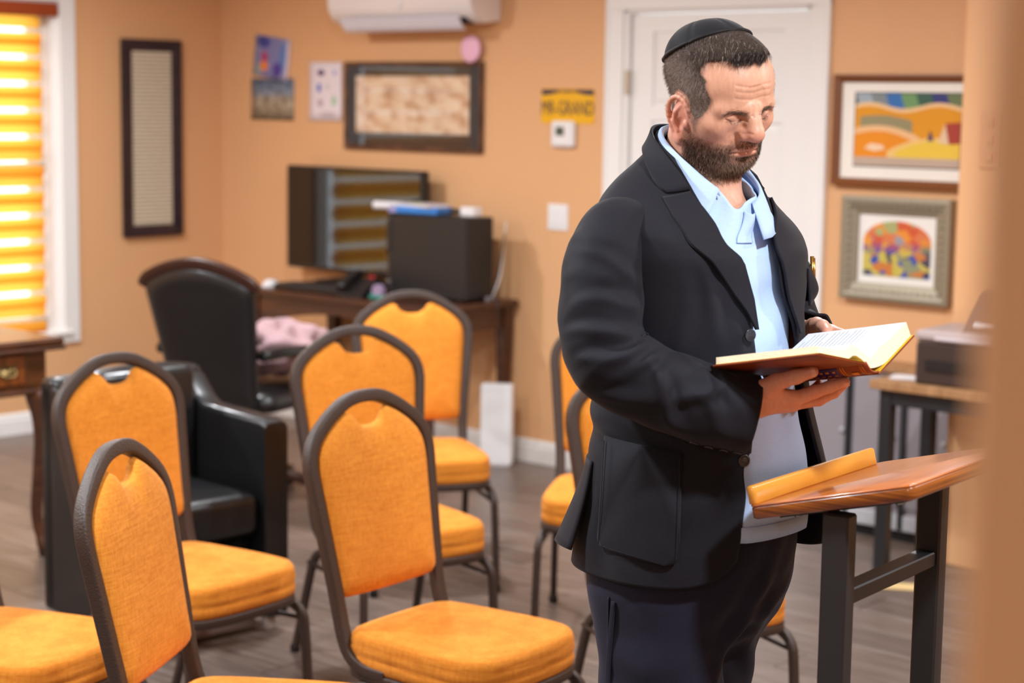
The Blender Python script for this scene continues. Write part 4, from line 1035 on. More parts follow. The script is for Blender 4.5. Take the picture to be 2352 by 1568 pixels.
def colmat(name, rough, spec=.4, sss=0.0, bump=None, sheen=0.0):
    m = mat(name, (1, 1, 1, 1), rough, spec, sss=sss, bump=bump, sheen=sheen); N = m.node_tree.nodes
    a = N.new('ShaderNodeAttribute'); a.attribute_name = 'Col'; m.node_tree.links.new(a.outputs['Color'], N['Principled BSDF'].inputs['Base Color']); return m
M_skin = colmat('skin', .46, .42, .12, bump=(420, .12))
_N = M_skin.node_tree.nodes; _L = M_skin.node_tree.links; _z = _N.new('ShaderNodeTexNoise'); _z.inputs['Scale'].default_value = 90; _z.inputs['Detail'].default_value = 5
_r = _N.new('ShaderNodeValToRGB'); _r.color_ramp.elements[0].position = .35; _r.color_ramp.elements[1].position = .65; _r.color_ramp.elements[0].color = (.86, .78, .74, 1); _r.color_ramp.elements[1].color = (1, 1, 1, 1)
_x = _N.new('ShaderNodeMix'); _x.data_type = 'RGBA'; _x.blend_type = 'MULTIPLY'; _x.inputs[0].default_value = .6
_a = [q for q in _N if q.bl_idname == 'ShaderNodeAttribute'][0]; _L.new(_z.outputs['Fac'], _r.inputs[0]); _L.new(_a.outputs['Color'], _x.inputs[6]); _L.new(_r.outputs[0], _x.inputs[7]); _L.new(_x.outputs[2], _N['Principled BSDF'].inputs['Base Color'])
M_hairs = colmat('hair_strands', .8, .1)

HIP = np.array([.287, 2.823, 0.0]); YAW = R(-42)
man = empty('person', HIP, YAW - math.pi / 2)
tag(man, 'standing man in a dark navy blazer and black skullcap reading an open book', 'person')
# man frame: x his right, y forward, z up

# ------------------------------------------------------------------ head (local: x right, y forward, z up, metres, between the ears)
HS = .955
hd = R(-15.5); hp_, hr_ = R(22.0), R(8.0)
Bm = np.array([[math.cos(hd), -math.sin(hd), 0], [math.sin(hd), math.cos(hd), 0], [0, 0, 1.0]])
Rp = np.array([[1, 0, 0], [0, math.cos(-hp_), -math.sin(-hp_)], [0, math.sin(-hp_), math.cos(-hp_)]])
Rr = np.array([[math.cos(hr_), 0, math.sin(hr_)], [0, 1, 0], [-math.sin(hr_), 0, math.cos(hr_)]])
HM = Bm @ Rp @ Rr; HO = np.array([.006, .028, 1.624])
def h2m(P): return (np.asarray(P) * HS) @ HM.T + HO
def m2h(P): return ((np.asarray(P) - HO) @ HM) / HS

fh = Field((-.105, -.135, -.20), (.105, .14, .16), .0017)
cm = lambda *a: tuple(x * .01 for x in a)
neck_b = m2h((0, -.002, 1.46)); neck_t = m2h((0, .008, 1.575)); chest = m2h((.015, .022, 1.425))
fh.ell(cm(0, -1.0, 5.7), cm(7.5, 9.5, 7.5), 0)
fh.ell(cm(0, 2.7, 5.3), cm(6.3, 6.0, 5.5), .03)
fh.ell(cm(0, 2.4, -.9), cm(5.7, 6.3, 6.2), .03)
fh.ell(cm(0, 1.0, 0.5), cm(6.8, 6.0, 5.6), .03)
fh.cap(neck_t, neck_b, .062, .064, .03); fh.ell(tuple(chest), (.095, .080, .075), .03)
fh.ell(cm(0, 1.8, -3.9), cm(4.7, 5.6, 2.6), .03)
fh.sym('cap', cm(5.2, .6, -2.9), cm(1.9, 6.0, -5.4), .016, .018, k=.026)
fh.ell(cm(0, 6.3, -5.5), cm(2.5, 2.3, 1.8), .022)
fh.sym('ell', cm(4.4, 5.2, .3), cm(2.1, 2.7, 1.9), .022)
fh.ell(cm(0, 6.0, -3.0), cm(3.4, 3.4, 2.6), .022)
fh.sym('cap', cm(.9, 8.6, 3.2), cm(4.5, 7.2, 3.35), .0088, .008, k=.016)
fh.ell(cm(0, 8.6, 3.7), cm(1.4, 1.0, 1.2), .012)
fh.sym('ell', cm(2.9, 9.5, 2.3), cm(1.6, 1.5, .75), .009, mode='sub')
fh.sym('ell', cm(2.9, 7.25, 2.25), cm(1.55, 1.45, 1.15), .004)                      # eyeball under closed lid
fh.sym('cap', cm(1.8, 8.6, 1.1), cm(3.8, 7.7, .9), .0032, .003, k=.01)              # lower lid bag
fh.chain([cm(0, 8.8, 3.0), cm(0, 9.9, 1.6), cm(0, 10.8, .35)], [.0080, .0095, .0115], .014)
fh.ell(cm(0, 10.85, .05), cm(1.45, 1.25, 1.15), .010)
fh.sym('ell', cm(1.45, 9.5, -.35), cm(1.0, 1.25, .95), .007)
fh.sym('ell', cm(.75, 10.2, -1.15), cm(.42, .62, .5), .003, mode='sub')
fh.ell(cm(0, 9.8, -1.0), cm(.45, .9, .6), .005)
fh.sym('chain', [cm(0, 9.2, -2.9), cm(.7, 9.15, -2.75), cm(1.6, 8.8, -3.05), cm(2.4, 8.1, -3.4)], [.0042, .0045, .0038, .002], k=.005)
fh.sym('chain', [cm(0, 9.1, -3.95), cm(1.2, 8.9, -3.9), cm(2.3, 8.15, -3.55)], [.0052, .0047, .002], k=.005)
# forehead creases and frown line
# ears
er = np.array(Matrix.Rotation(R(-16), 3, 'X') @ Matrix.Rotation(R(20), 3, 'Z'))
EO = np.array(cm(7.0, 1.0, -.5))
def ear(p): return tuple(EO + (np.array(cm(*p)) - np.array(cm(7.45, -.9, .2))) * np.array([1.1, 1.22, 1.22]))
fh.sym('ell', ear((7.45, -.9, .2)), cm(.75, 2.1, 3.6), .006, rot=er)
hel = [ear(p) for p in ((7.25, .55, .7), (7.75, .45, 2.0), (8.05, -.6, 3.0), (8.35, -1.9, 2.95), (8.6, -2.75, 1.8), (8.55, -2.7, .4), (8.25, -2.1, -.9), (7.8, -1.2, -2.1))]
hel = [tuple(p) for p in catmull(np.array(hel), 16)]
fh.sym('chain', hel, [.0038] * 16, k=.003)
fh.sym('ell', ear((7.75, -.75, -2.35)), cm(.6, 1.05, 1.1), .004)
fh.sym('ell', ear((8.5, -.40, -.25)), cm(.85, .95, 1.25), .003, mode='sub', rot=er)
fh.sym('chain', [ear((8.1, -.9, 2.0)), ear((8.35, -1.5, 1.0)), ear((8.3, -1.6, -.3)), ear((8.0, -.8, -1.35))], [.0026, .0034, .0036, .0034], k=.003)
fh.sym('ell', ear((7.75, .35, -.15)), cm(.45, .55, .85), .003)
HV, HQ = fh.extract()
HN = vnormals(HV, HQ)
def crease(pts, w_, am, ymin=.05, sides=(1, -1)):
    """press a soft line (x, z in cm) into the face along its normals"""
    C_ = catmull(np.array(pts) * .01, 40)
    for sx in sides:
        m_ = HV[:, 1] > ymin; q = HV[m_][:, [0, 2]] * [sx, 1]
        d = np.min(np.linalg.norm(q[:, None, :] - C_[None], axis=2), axis=1)
        HV[m_] -= HN[m_] * (am * np.exp(-(d / w_) ** 2))[:, None]
for zc in (5.3, 6.4, 7.3): crease([(-3.4, zc - .1), (-1.5, zc + .15), (.3, zc - .1), (1.6, zc), (3.2, zc + .2)], .0017, .0009, sides=(1,))
crease([(.7, 3.0), (.62, 3.6), (.5, 4.3)], .0020, .0013)
crease([(1.55, 2.35), (2.4, 2.80), (3.3, 2.78), (4.3, 2.35)], .0016, .0014)
crease([(1.5, 2.05), (2.35, 1.62), (3.2, 1.58), (4.2, 2.0)], .0015, .0020)
crease([(2.0, .0), (2.5, -.9), (3.0, -2.2), (3.2, -3.3)], .0040, .0022)
crease([(1.3, .6), (1.95, .15), (2.35, -.5), (2.0, -1.1)], .0020, .0016)
crease([(0, -3.45), (1.0, -3.42), (1.9, -3.5), (2.75, -3.72)], .0017, .0028, .06)
crease([(0, -4.9), (1.4, -4.8)], .0055, .0035, .06)
HN = vnormals(HV, HQ)
x, y, z = HV[:, 0], HV[:, 1], HV[:, 2]; ax_ = np.abs(x)
def gs(c, r_): return np.exp(-(((ax_ - c[0]) / r_[0]) ** 2 + ((y - c[1]) / r_[1]) ** 2 + ((z - c[2]) / r_[2]) ** 2))
sst = lambda e0, e1, v: (lambda t: t * t * (3 - 2 * t))(np.clip((v - e0) / (e1 - e0), 0, 1))
L3 = lambda *c: np.array(lin(*c)[:3])
skin = np.tile(L3(218, 166, 140), (len(HV), 1))
def blend(m, c): 
    global skin
    skin = skin * (1 - m[:, None]) + c * m[:, None]
blend(.55 * gs((0, .108, -.002), (.022, .022, .014)), L3(216, 130, 114))
blend(.40 * gs((.04, .075, -.008), (.025, .03, .02)), L3(222, 154, 132))
blend(.55 * np.clip(gs((.078, .008, -.004), (.014, .034, .045)), 0, 1), L3(224, 136, 122))
blend(.35 * gs((.029, .085, .017), (.02, .02, .012)), L3(204, 150, 128))
lipm = np.clip(gs((0, .091, -.0290), (.02, .012, .004)) + gs((0, .090, -.0395), (.02, .012, .005)), 0, 1); blend(.8 * lipm, L3(188, 106, 98))
def beard_mask(ax_, y, z):
    """cheeks, jaw, chin, moustache and a little under the jaw; lips stay bare"""
    cheek_top = np.interp(y, [.0, .02, .04, .06, .08, .10], [.010, .004, -.012, -.024, -.024, -.010])
    m = sst(.010, -.014, z - cheek_top) * sst(.016, .034, y)
    m *= sst(-.100, -.082, z + .35 * (.05 - y) * (y < .05))
    lips = np.exp(-((ax_ / .025) ** 4 + ((z + .0345) / .0082) ** 4)) * (y > .06)
    m *= 1 - np.clip(lips * 1.4, 0, 1)
    m *= np.where((y > .072) & (z > -.024), sst(.032, .024, ax_) * sst(-.0095, -.0135, z), 1)
    soul = np.exp(-(((ax_ - .017) / .011) ** 2 + ((z + .049) / .007) ** 2)) * (y > .07); m *= 1 - .55 * soul
    return np.clip(m, 0, 1)
def hair_mask(x, y, z):
    ax_ = np.abs(x)
    # front limit of hair (y) as function of height on the side of the head
    fy = np.interp(z, [-.04, -.02, .0, .025, .046, .066, .082, .096, .108, .118], [.034, .042, .050, .058, .062, .050, .046, .058, .076, .087])
    fy = fy - .022 * sst(.018, .048, ax_) * sst(.072, .088, z) * sst(.125, .105, z) + .0025 * np.sin(x * 310) * (z > .08)
    m = sst(.006, -.006, y - fy)
    low = np.interp(y, [-.11, -.06, -.018, -.003, .020, .030, .048], [-.048, -.042, -.012, .036, .034, .004, -.024])
    m *= sst(-.006, .008, z - low)
    m *= 1 - np.exp(-(((ax_ - .081) / .013) ** 4 + ((y - .007) / .027) ** 4 + ((z + .004) / .042) ** 4))
    return np.clip(m, 0, 1)
bmk = beard_mask(ax_, y, z); hmk = hair_mask(x, y, z)
blend(.72 * bmk * (.42 + .58 * sst(-.005, -.045, z)), L3(84, 66, 57)); blend(.85 * hmk * (.45 + .55 * sst(-.03, .035, z)), L3(104, 88, 79))
NK = sst(-.10, -.13, z); blend(.25 * NK * (1 - bmk), L3(196, 140, 116))

# ------------------------------------------------------------------ hands (man frame)
def hand_field(lo, hi, W, fingers, thumb, palm, webs):
    f = Field(lo, hi, .0016)
    f.chain(W, [.026, .0245, .025], .012)
    for a, b, ra, rb in palm: f.cap(a, b, ra, rb, .012)
    for pts, rs in fingers: f.chain(pts, rs, .0035)
    f.chain(thumb[0], thumb[1], .005)
    for a, b, r_ in webs: f.cap(a, b, r_, r_, .010)
    return f
iM, mM, rM, pM = (.070, .227, 1.207), (.052, .214, 1.198), (.037, .199, 1.195), (.024, .184, 1.197)
WR = (.118, .178, 1.203)
RF = [([iM, (.050, .250, 1.2185), (.035, .266, 1.226), (.021, .283, 1.2335)], [.0115, .0098, .0088, .0070]),
      ([mM, (.026, .242, 1.204), (.008, .256, 1.214), (-.004, .266, 1.226)], [.0115, .0100, .0090, .0072]),
      ([rM, (.010, .221, 1.200), (-.008, .233, 1.209), (-.018, .240, 1.221)], [.0110, .0095, .0085, .0070]),
      ([pM, (.002, .198, 1.200), (-.012, .207, 1.208), (-.020, .212, 1.218)], [.0098, .0082, .0074, .0062])]
RT = ([(.122, .198, 1.218), (.109, .224, 1.236), (.096, .248, 1.2455), (.086, .268, 1.2535)], [.0165, .0125, .0105, .0088])
hf = hand_field((-.045, .135, 1.155), (.175, .305, 1.285), [(.150, .145, 1.196), (.128, .168, 1.201), (.112, .186, 1.203)], RF, RT,
                [(WR, iM, .020, .0125), (WR, mM, .020, .0120), (WR, rM, .018, .0115), ((.105, .165, 1.2), pM, .017, .0105), ((.10, .2, 1.205), (.06, .21, 1.2), .014, .012)],
                [((.112, .212, 1.222), (.080, .226, 1.212), .009)])
for i in range(4): f_ = RF[i][0]                                   # knuckle and crease marks
RV, RQ = hf.extract()
LW_ = (-.182, .070, 1.262)
lM = [(-.150, .150, 1.278), (-.156, .142, 1.260), (-.158, .132, 1.243), (-.156, .122, 1.228)]
LF = [([lM[0], (-.138, .188, 1.276), (-.120, .205, 1.268), (-.104, .212, 1.256)], [.0115, .0098, .0088, .0072]),
      ([lM[1], (-.146, .186, 1.250), (-.126, .205, 1.242), (-.106, .212, 1.232)], [.0115, .0098, .0088, .0072]),
      ([lM[2], (-.146, .172, 1.230), (-.126, .190, 1.222), (-.104, .196, 1.214)], [.0110, .0094, .0084, .0070]),
      ([lM[3], (-.146, .154, 1.214), (-.130, .168, 1.206), (-.112, .172, 1.200)], [.0098, .0082, .0074, .0062])]
LT = ([(-.172, .098, 1.276), (-.153, .120, 1.287), (-.136, .142, 1.288), (-.120, .160, 1.282)], [.0155, .0122, .0105, .0086])
lf = hand_field((-.215, .02, 1.175), (-.08, .235, 1.325), [(-.205, .03, 1.252), (-.190, .055, 1.260), (-.178, .08, 1.264)], LF, LT,
                [(LW_, lM[0], .020, .0125), (LW_, lM[1], .020, .012), (LW_, lM[2], .019, .0115), (LW_, lM[3], .018, .0105)],
                [((-.165, .105, 1.286), (-.152, .140, 1.281), .008)])
LV, LQ = lf.extract()
def hand_col(V, tips):
    c = np.tile(L3(216, 164, 142), (len(V), 1))
    for t in tips:
        d = np.linalg.norm(V - np.array(t), axis=1); m = .5 * np.exp(-(d / .016) ** 2); c = c * (1 - m[:, None]) + L3(212, 132, 114) * m[:, None]
    return c
RC = hand_col(RV, [f_[0][k] for f_ in RF for k in (1, 3)] + [RT[0][3], RT[0][1]]); LC = hand_col(LV, [f_[0][k] for f_ in LF for k in (1, 3)] + [LT[0][3]])
# body core that the clothes cover
bf = Field((-.34, -.16, .0), (.34, .26, 1.56), .009)
bf.cap((0, 0, 1.47), (0, .0, 1.30), .062, .09, .05); bf.ell((0, .0, 1.30), (.15, .09, .16), .05); bf.ell((0, .01, 1.08), (.14, .10, .20), .05); bf.ell((0, .0, .92), (.14, .10, .12), .04)
bf.chain([(.15, -.015, 1.42), (.232, .0, 1.335), (.243, .025, 1.262)], [.042, .038, .035], .02); bf.chain([(-.12, -.015, 1.40), (-.200, .002, 1.335), (-.236, .014, 1.255)], [.038, .034, .032], .02)
bf.chain([(.243, .025, 1.262), (.19, .095, 1.215), (.135, .16, 1.199)], [.035, .03, .024], .02)
bf.chain([(-.236, .014, 1.255), (-.228, .036, 1.242), (-.19, .07, 1.256)], [.032, .03, .024], .02)
bf.chain([(.085, 0, .90), (.095, .01, .5), (.10, -.02, .10)], [.075, .055, .04], .03); bf.chain([(-.07, -.02, .88), (-.06, -.045, .5), (-.08, -.06, .10)], [.065, .055, .04], .03)
BV, BQ = bf.extract()
HVm = h2m(HV)
AV = np.vstack([HVm, RV, LV, BV]); o1 = len(HVm); o2 = o1 + len(RV); o3 = o2 + len(LV)
AQ = np.vstack([HQ, RQ + o1, LQ + o2, BQ + o3]); AC = np.vstack([skin, RC, LC, np.tile(L3(206, 150, 126), (len(BV), 1))])
body = npmesh('body', AV, AQ, [M_skin], man, col=AC)

# finger nails
M_nail = mat('finger_nail', lin(222, 170, 152), .25, .5)
def nail(tip, prev, up, w_, l_, r_):
    tip = np.array(tip); d = tip - np.array(prev); d /= np.linalg.norm(d); up = np.array(up, float); up -= d * (up @ d); up /= np.linalg.norm(up); s_ = np.cross(d, up)
    V = []; n_ = 7
    for j in range(n_):
        for i in range(n_):
            a_ = (i / (n_ - 1) - .5) * 1.9; t_ = j / (n_ - 1); ww = 1 - .25 * max(0, t_ - .6) ** 2 * 6
            V.append(tip + d * (t_ - .55) * l_ + s_ * math.sin(a_ * ww) * r_ * 1.02 + up * (math.cos(a_ * ww) * r_ * 1.03 - .0002))
    F = [(j * n_ + i, j * n_ + i + 1, (j + 1) * n_ + i + 1, (j + 1) * n_ + i) for j in range(n_ - 1) for i in range(n_ - 1)]
    return mesh('finger_nail', V, F, M_nail, man)
camd = np.array([.669, .743, 0.0]) ; vdir = np.array([.80, .1, .55])
nail(RT[0][3], RT[0][2], (.75, -.2, -.25), .01, .013, .0088)
nail(RF[0][0][3], RF[0][0][2], (.45, .2, -.8), .008, .010, .0072)

# ------------------------------------------------------------------ hair, beard, brows as strands
def strands(name, roots, dirs, bend, length, width, cols, parent, seg=3):
    n = len(roots); t = np.linspace(0, 1, seg + 1)
    rnd = rng.normal(size=(n, 3)); side = np.cross(dirs, rnd); side /= np.linalg.norm(side, axis=1)[:, None] + 1e-9
    P = roots[:, None, :] + dirs[:, None, :] * (length[:, None] * t)[:, :, None] + bend[:, None, :] * (length[:, None] * t ** 2)[:, :, None]
    wd = width * (1 - .75 * t)[None, :, None]
    A_ = P - side[:, None, :] * wd; B_ = P + side[:, None, :] * wd
    V = np.stack([A_, B_], 2).reshape(-1, 3); k = 2 * (seg + 1)
    q = np.array([[2 * i, 2 * i + 1, 2 * i + 3, 2 * i + 2] for i in range(seg)])
    Q = (np.arange(n)[:, None, None] * k + q[None]).reshape(-1, 4)
    return npmesh(name, V, Q, [M_hairs], parent, col=np.repeat(cols, k, axis=0))
def sample(mask, n, V=None, Q=None, N_=None):
    V = HV if V is None else V; Q = HQ if Q is None else Q; N_ = HN if N_ is None else N_
    ar = np.linalg.norm(np.cross(V[Q[:, 2]] - V[Q[:, 0]], V[Q[:, 3]] - V[Q[:, 1]]), axis=1) * mask[Q].mean(1)
    f = rng.choice(len(Q), n, p=ar / ar.sum()); w_ = rng.dirichlet((1, 1, 1, 1), n)
    return (V[Q[f]] * w_[:, :, None]).sum(1), (N_[Q[f]] * w_[:, :, None]).sum(1)
def unit(a): return a / (np.linalg.norm(a, axis=1)[:, None] + 1e-9)
def emit(name, Pl, Dl, Bl, ln, wd, cols, seg=3):
    return strands(name, h2m(Pl), unit(Dl) @ HM.T, Bl @ HM.T, ln * HS, wd, cols, man, seg)
def tone(n, dark, grey, fg, jit=.25):
    g = (rng.random(n) < fg)[:, None]; c = np.where(g, grey, dark) * (1 + rng.normal(size=(n, 1)) * jit); return np.clip(c, .004, 1)
# hair cap under the strands
top_th = lambda P: .0004 + .0052 * sst(.06, .11, P[:, 2]) * sst(-.03, .05, P[:, 1])
sel = (hmk * sst(.0, .02, z + .5 * np.clip(.03 - y, 0, .05)))[HQ].min(1) > .55
CV = HV + HN * (top_th(HV) * np.clip(hmk, 0, 1))[:, None]
us = np.unique(HQ[sel]); mp_ = -np.ones(len(HV), int); mp_[us] = np.arange(len(us))
tt_ = sst(.05, .105, z[us] + .25 * np.clip(y[us], 0, 1))[:, None]; capcol = (L3(112, 97, 88) * (1 - tt_) + L3(66, 56, 51) * tt_) * (1 + .25 * rng.normal(size=(len(us), 1)))
npmesh('hair', h2m(CV[us]), mp_[HQ[sel]], [M_hairs], man, col=np.clip(capcol, 0, 1))
CN = HN
# sides and back: short, combed down and back
ms_ = hmk * sst(.115, .085, z + .35 * np.clip(y, 0, 1))
P, N_ = sample(ms_ * (.4 + .6 * hmk), 17000, CV); n = len(P)
flow = np.stack([np.zeros(n), -.35 + 0 * P[:, 1], -.9 * np.ones(n)], 1); flow[P[:, 1] > .0] = (0, .15, -1)
gr = np.clip(.30 + .5 * np.exp(-(((P[:, 1] - .01) / .04) ** 2 + ((P[:, 2] - .07) / .03) ** 2)), 0, .7)
emit('hair', P - N_ * .0006, N_ * .45 + flow * .8 + rng.normal(size=(n, 3)) * .18, flow * .15, rng.uniform(.004, .0085, n) * (.45 + .55 * sst(-.03, .05, P[:, 2])), .00013, tone(n, L3(104, 89, 80), L3(150, 138, 130), 0, .45) * 1.0 + gr[:, None] * (rng.random((n, 1)) < gr[:, None]) * .30)
# top and fringe: longer, swept forward and over
mt_ = hmk * sst(.08, .105, z + .25 * np.clip(y, 0, 1))
P, N_ = sample(mt_, 8000, CV); n = len(P)
wv = np.sin(P[:, 0] * 210 + P[:, 1] * 90)[:, None] * np.array([.35, 0, .12])
cl_ = np.sin(P[:, 0] * 520 + 3 * np.sin(P[:, 1] * 260))[:, None] * np.array([.22, .05, .10]); flow = np.array([.50, .90, .02]) + wv + cl_ + rng.normal(size=(n, 3)) * .07
emit('hair', P - N_ * .001, N_ * .30 + flow, -N_ * .35 + np.array([.05, .0, -.42]), rng.uniform(.011, .020, n), .00017, tone(n, L3(74, 62, 55), L3(170, 160, 152), .12, .4), 4)
# fringe edge hanging over the hairline
mf_ = hmk * sst(.05, .07, y) * sst(.084, .098, z)
P, N_ = sample(mf_ + 1e-9 * hmk, 1500, CV); n = len(P)
emit('hair', P, N_ * .45 + np.array([.65, .6, -.1]) + rng.normal(size=(n, 3)) * .10, np.array([.15, -.1, -.40]) + 0 * P, rng.uniform(.007, .012, n), .0002, tone(n, L3(44, 35, 32), L3(120, 112, 108), .06, .3), 4)
# beard
P, N_ = sample(bmk * np.maximum(.22 + .78 * sst(-.012, -.042, z), 1.0 * ((y > .07) & (ax_ < .032) & (z > -.032))), 22000); n = len(P)
flow = np.stack([0 * P[:, 0], .25 + 0 * P[:, 1], -1 + 0 * P[:, 2]], 1); mo = (P[:, 1] > .08) & (P[:, 2] > -.03); flow[mo] = np.stack([np.sign(P[mo, 0]) * .5, .2 + 0 * P[mo, 1], -1 + 0 * P[mo, 1]], 1)
dk = tone(n, L3(50, 40, 35), L3(168, 140, 118), 0, .3); gchin = np.clip(.12 + .42 * np.exp(-((P[:, 1] - .085) / .03) ** 2 - ((P[:, 2] + .066) / .02) ** 2), 0, 1)
isg = rng.random(n) < gchin; dk[isg] = L3(176, 150, 128) * (1 + .15 * rng.normal(size=(isg.sum(), 1)))
emit('beard', P - N_ * .0004, N_ * .62 + flow * .7 + rng.normal(size=(n, 3)) * .22, flow * .2, rng.uniform(.0025, .0058, n) * (.5 + .5 * sst(.0, -.05, P[:, 2])), .00013, np.clip(dk, .004, 1))
# eyebrows and lashes
bw = np.exp(-(((ax_ - .027) / .018) ** 4 + ((z - (.0318 + .10 * (ax_ - .02) - 2.4 * np.clip(ax_ - .034, 0, 1) ** 1.3)) / .0034) ** 2)) * (y > .05)
P, N_ = sample(bw, 750); n = len(P)
emit('eyebrows', P, N_ * .4 + np.stack([np.sign(P[:, 0]) * 1.0, -.25 + 0 * P[:, 0], .15 + 0 * P[:, 0]], 1) + rng.normal(size=(n, 3)) * .2, 0 * P, rng.uniform(.004, .0075, n), .00014, tone(n, L3(92, 74, 64), L3(120, 110, 104), .06))
ep = []
for sx in (-1, 1):
    ct_ = catmull(np.array([(sx * .0150, .0852, .0204), (sx * .0235, .0875, .0162), (sx * .032, .0852, .0158), (sx * .0415, .0765, .0198)]), 60); ep.append(ct_)
P = np.vstack(ep) + rng.normal(size=(120, 3)) * .0003; n = len(P)
emit('eyelashes', P, np.stack([np.sign(P[:, 0]) * .25, 1 + 0 * P[:, 0], -.5 + 0 * P[:, 0]], 1) + rng.normal(size=(n, 3)) * .12, np.array([0, .05, .1]) + 0 * P, rng.uniform(.005, .008, n), .00018, tone(n, L3(34, 28, 26), L3(34, 28, 26), 0))

# ------------------------------------------------------------------ skullcap
M_kip = mat('black_velvet', lin(16, 21, 31), .8, .2, sheen=.12, bump=(300, .2), var=(9, lin(11, 14, 22), (1, 1, 1), .35, .65))
M_kr = mat('black_braid', lin(26, 24, 26), .6, .3, bump=(500, .4))
kip = empty('skullcap'); kip.parent = man
kc = np.array([0, -.01, .057]); ka = np.array([-.05, -1.0, 1.0]); ka /= np.linalg.norm(ka)
k1 = np.cross(ka, [1, 0, 0]); k1 /= np.linalg.norm(k1); k2 = np.cross(k1, ka)      # k1 points back/forward, k2 sideways
def skull_r(d):
    e_ = np.array([.0750, .0950, .0750]); return 1 / np.sqrt(((d / e_) ** 2).sum(-1))
KMAX = R(58)
def kpt(al, be, g=0.0):
    d = np.cos(al)[..., None] * ka + np.sin(al)[..., None] * (np.cos(be)[..., None] * k1 + np.sin(be)[..., None] * k2)
    puff = .0035 + .0035 * np.sin(al / KMAX * math.pi) - .0012 * np.exp(-(np.abs(((be / (math.pi / 3)) % 1) - .5) - .5) ** 2 / .004) * np.clip(al / .5, 0, 1)
    return kc + d * (skull_r(d) + puff + g)[..., None]
nb_, na_ = 96, 26; be = np.linspace(0, 2 * np.pi, nb_, endpoint=False)
rings = [h2m(kpt(np.full(nb_, a_), be)) for a_ in np.linspace(.02, KMAX, na_)]
V, F = loft(rings[::-1], cap0=False); mesh('cap_crown', V, F, M_kip, kip)
V, F = sweep(h2m(kpt(np.full(nb_, KMAX), be, .0005)), circ(.0030, 8), closed=True); mesh('cap_rim', V, F, M_kr, kip)

# ------------------------------------------------------------------ clothes
JT=np.array([ # z, a, front, back
[.80,.205,.150,.158],[.86,.203,.158,.154],[.95,.198,.168,.143],[1.05,.194,.172,.130],[1.15,.190,.162,.122],[1.25,.192,.150,.124],[1.35,.200,.142,.132],[1.41,.205,.134,.134],[1.44,.200,.124,.130],[1.455,.197,.116,.126],[1.47,.180,.108,.120],[1.485,.152,.099,.113],[1.50,.121,.090,.106],[1.515,.099,.081,.099],[1.53,.085,.074,.094],[1.55,.078,.068,.090]])
ST=np.array([
[.90,.174,.158,.125],[.94,.180,.168,.122],[1.00,.184,.177,.118],[1.07,.182,.178,.112],[1.14,.178,.162,.108],[1.22,.176,.138,.108],[1.30,.178,.128,.112],[1.38,.178,.120,.115],[1.42,.172,.110,.112],[1.45,.146,.099,.107],[1.475,.112,.088,.100],[1.50,.084,.077,.092],[1.52,.072,.068,.084],[1.54,.066,.062,.079]])
def smooth_table(T):
    zz_ = np.arange(T[0, 0], T[-1, 0] + 1e-6, .004); out = [zz_]
    for i in (1, 2, 3):
        v = np.interp(zz_, T[:, 0], T[:, i]); k_ = np.hanning(9); k_ /= k_.sum(); out.append(np.convolve(np.pad(v, 4, mode='edge'), k_, 'valid'))
    return np.stack(out, 1)
JT = smooth_table(JT); ST = smooth_table(ST)
def tiltk(z): return np.interp(z, [1.30, 1.42, 1.48, 1.54], [0, .12, .40, .55])
def cyo(z): return np.interp(z, [1.36, 1.46, 1.52, 1.58], [0, .010, .024, .030])
def surf(T, th, z, g=0.0):
    th = np.asarray(th, float); z = np.asarray(z, float); th, z = np.broadcast_arrays(th, z)
    a = np.interp(z, T[:, 0], T[:, 1]) + g; fr = np.interp(z, T[:, 0], T[:, 2]) + g; bk = np.interp(z, T[:, 0], T[:, 3]) + g
    s, c = np.sin(th), np.cos(th); e = 2 / 2.3
    a = np.where(s < 0, a * (1 - .13 * np.clip((z - 1.22) / .16, 0, 1)), a)
    x = a * np.sign(s) * np.abs(s) ** e; y = np.where(c > 0, fr, bk) * np.sign(c) * np.abs(c) ** e
    return np.stack([x, y + cyo(z), z - tiltk(z) * y], -1)
def thick(V, Q, t):
    """give a quad sheet (outer side) a thickness t inward"""
    N_ = vnormals(V, Q); n = len(V); W_ = V - N_ * t; E_ = {}
    for q in Q:
        for i in range(4):
            a_, b_ = int(q[i]), int(q[(i + 1) % 4]); E_[(a_, b_)] = E_.get((a_, b_), 0) + 1
    rim = [(a_, b_) for (a_, b_) in E_ if (b_, a_) not in E_]
    Q2 = np.vstack([Q, Q[:, ::-1] + n, np.array([(b_, a_, a_ + n, b_ + n) for a_, b_ in rim])])
    return np.vstack([V, W_]), Q2
def gridq(nu, nv, flip=False):
    i, j = np.meshgrid(np.arange(nu - 1), np.arange(nv - 1), indexing='ij'); a_ = (i * nv + j).ravel()
    q = np.stack([a_, a_ + nv, a_ + nv + 1, a_ + 1], 1); return q[:, ::-1] if flip else q
def cloth(name, V, Q, m, parent, t=.003):
    V, Q = thick(np.asarray(V, float), Q, t); return npmesh(name, V, Q, [m], parent)
def folds(P, N_, lst):
    """lst: (centre, direction across the fold, wavelength, amplitude, reach)"""
    d = np.zeros(len(P))
    for c, n_, wl, am, L_ in lst:
        n_ = np.array(n_, float); n_ /= np.linalg.norm(n_); q = P - np.array(c); s_ = q @ n_
        along = np.linalg.norm(q - s_[:, None] * n_, axis=1)
        d += am * np.cos(2 * np.pi * s_ / wl) * np.exp(-(s_ / (wl * .85)) ** 2) * np.exp(-(along / L_) ** 2)
    return P + N_ * d[:, None]
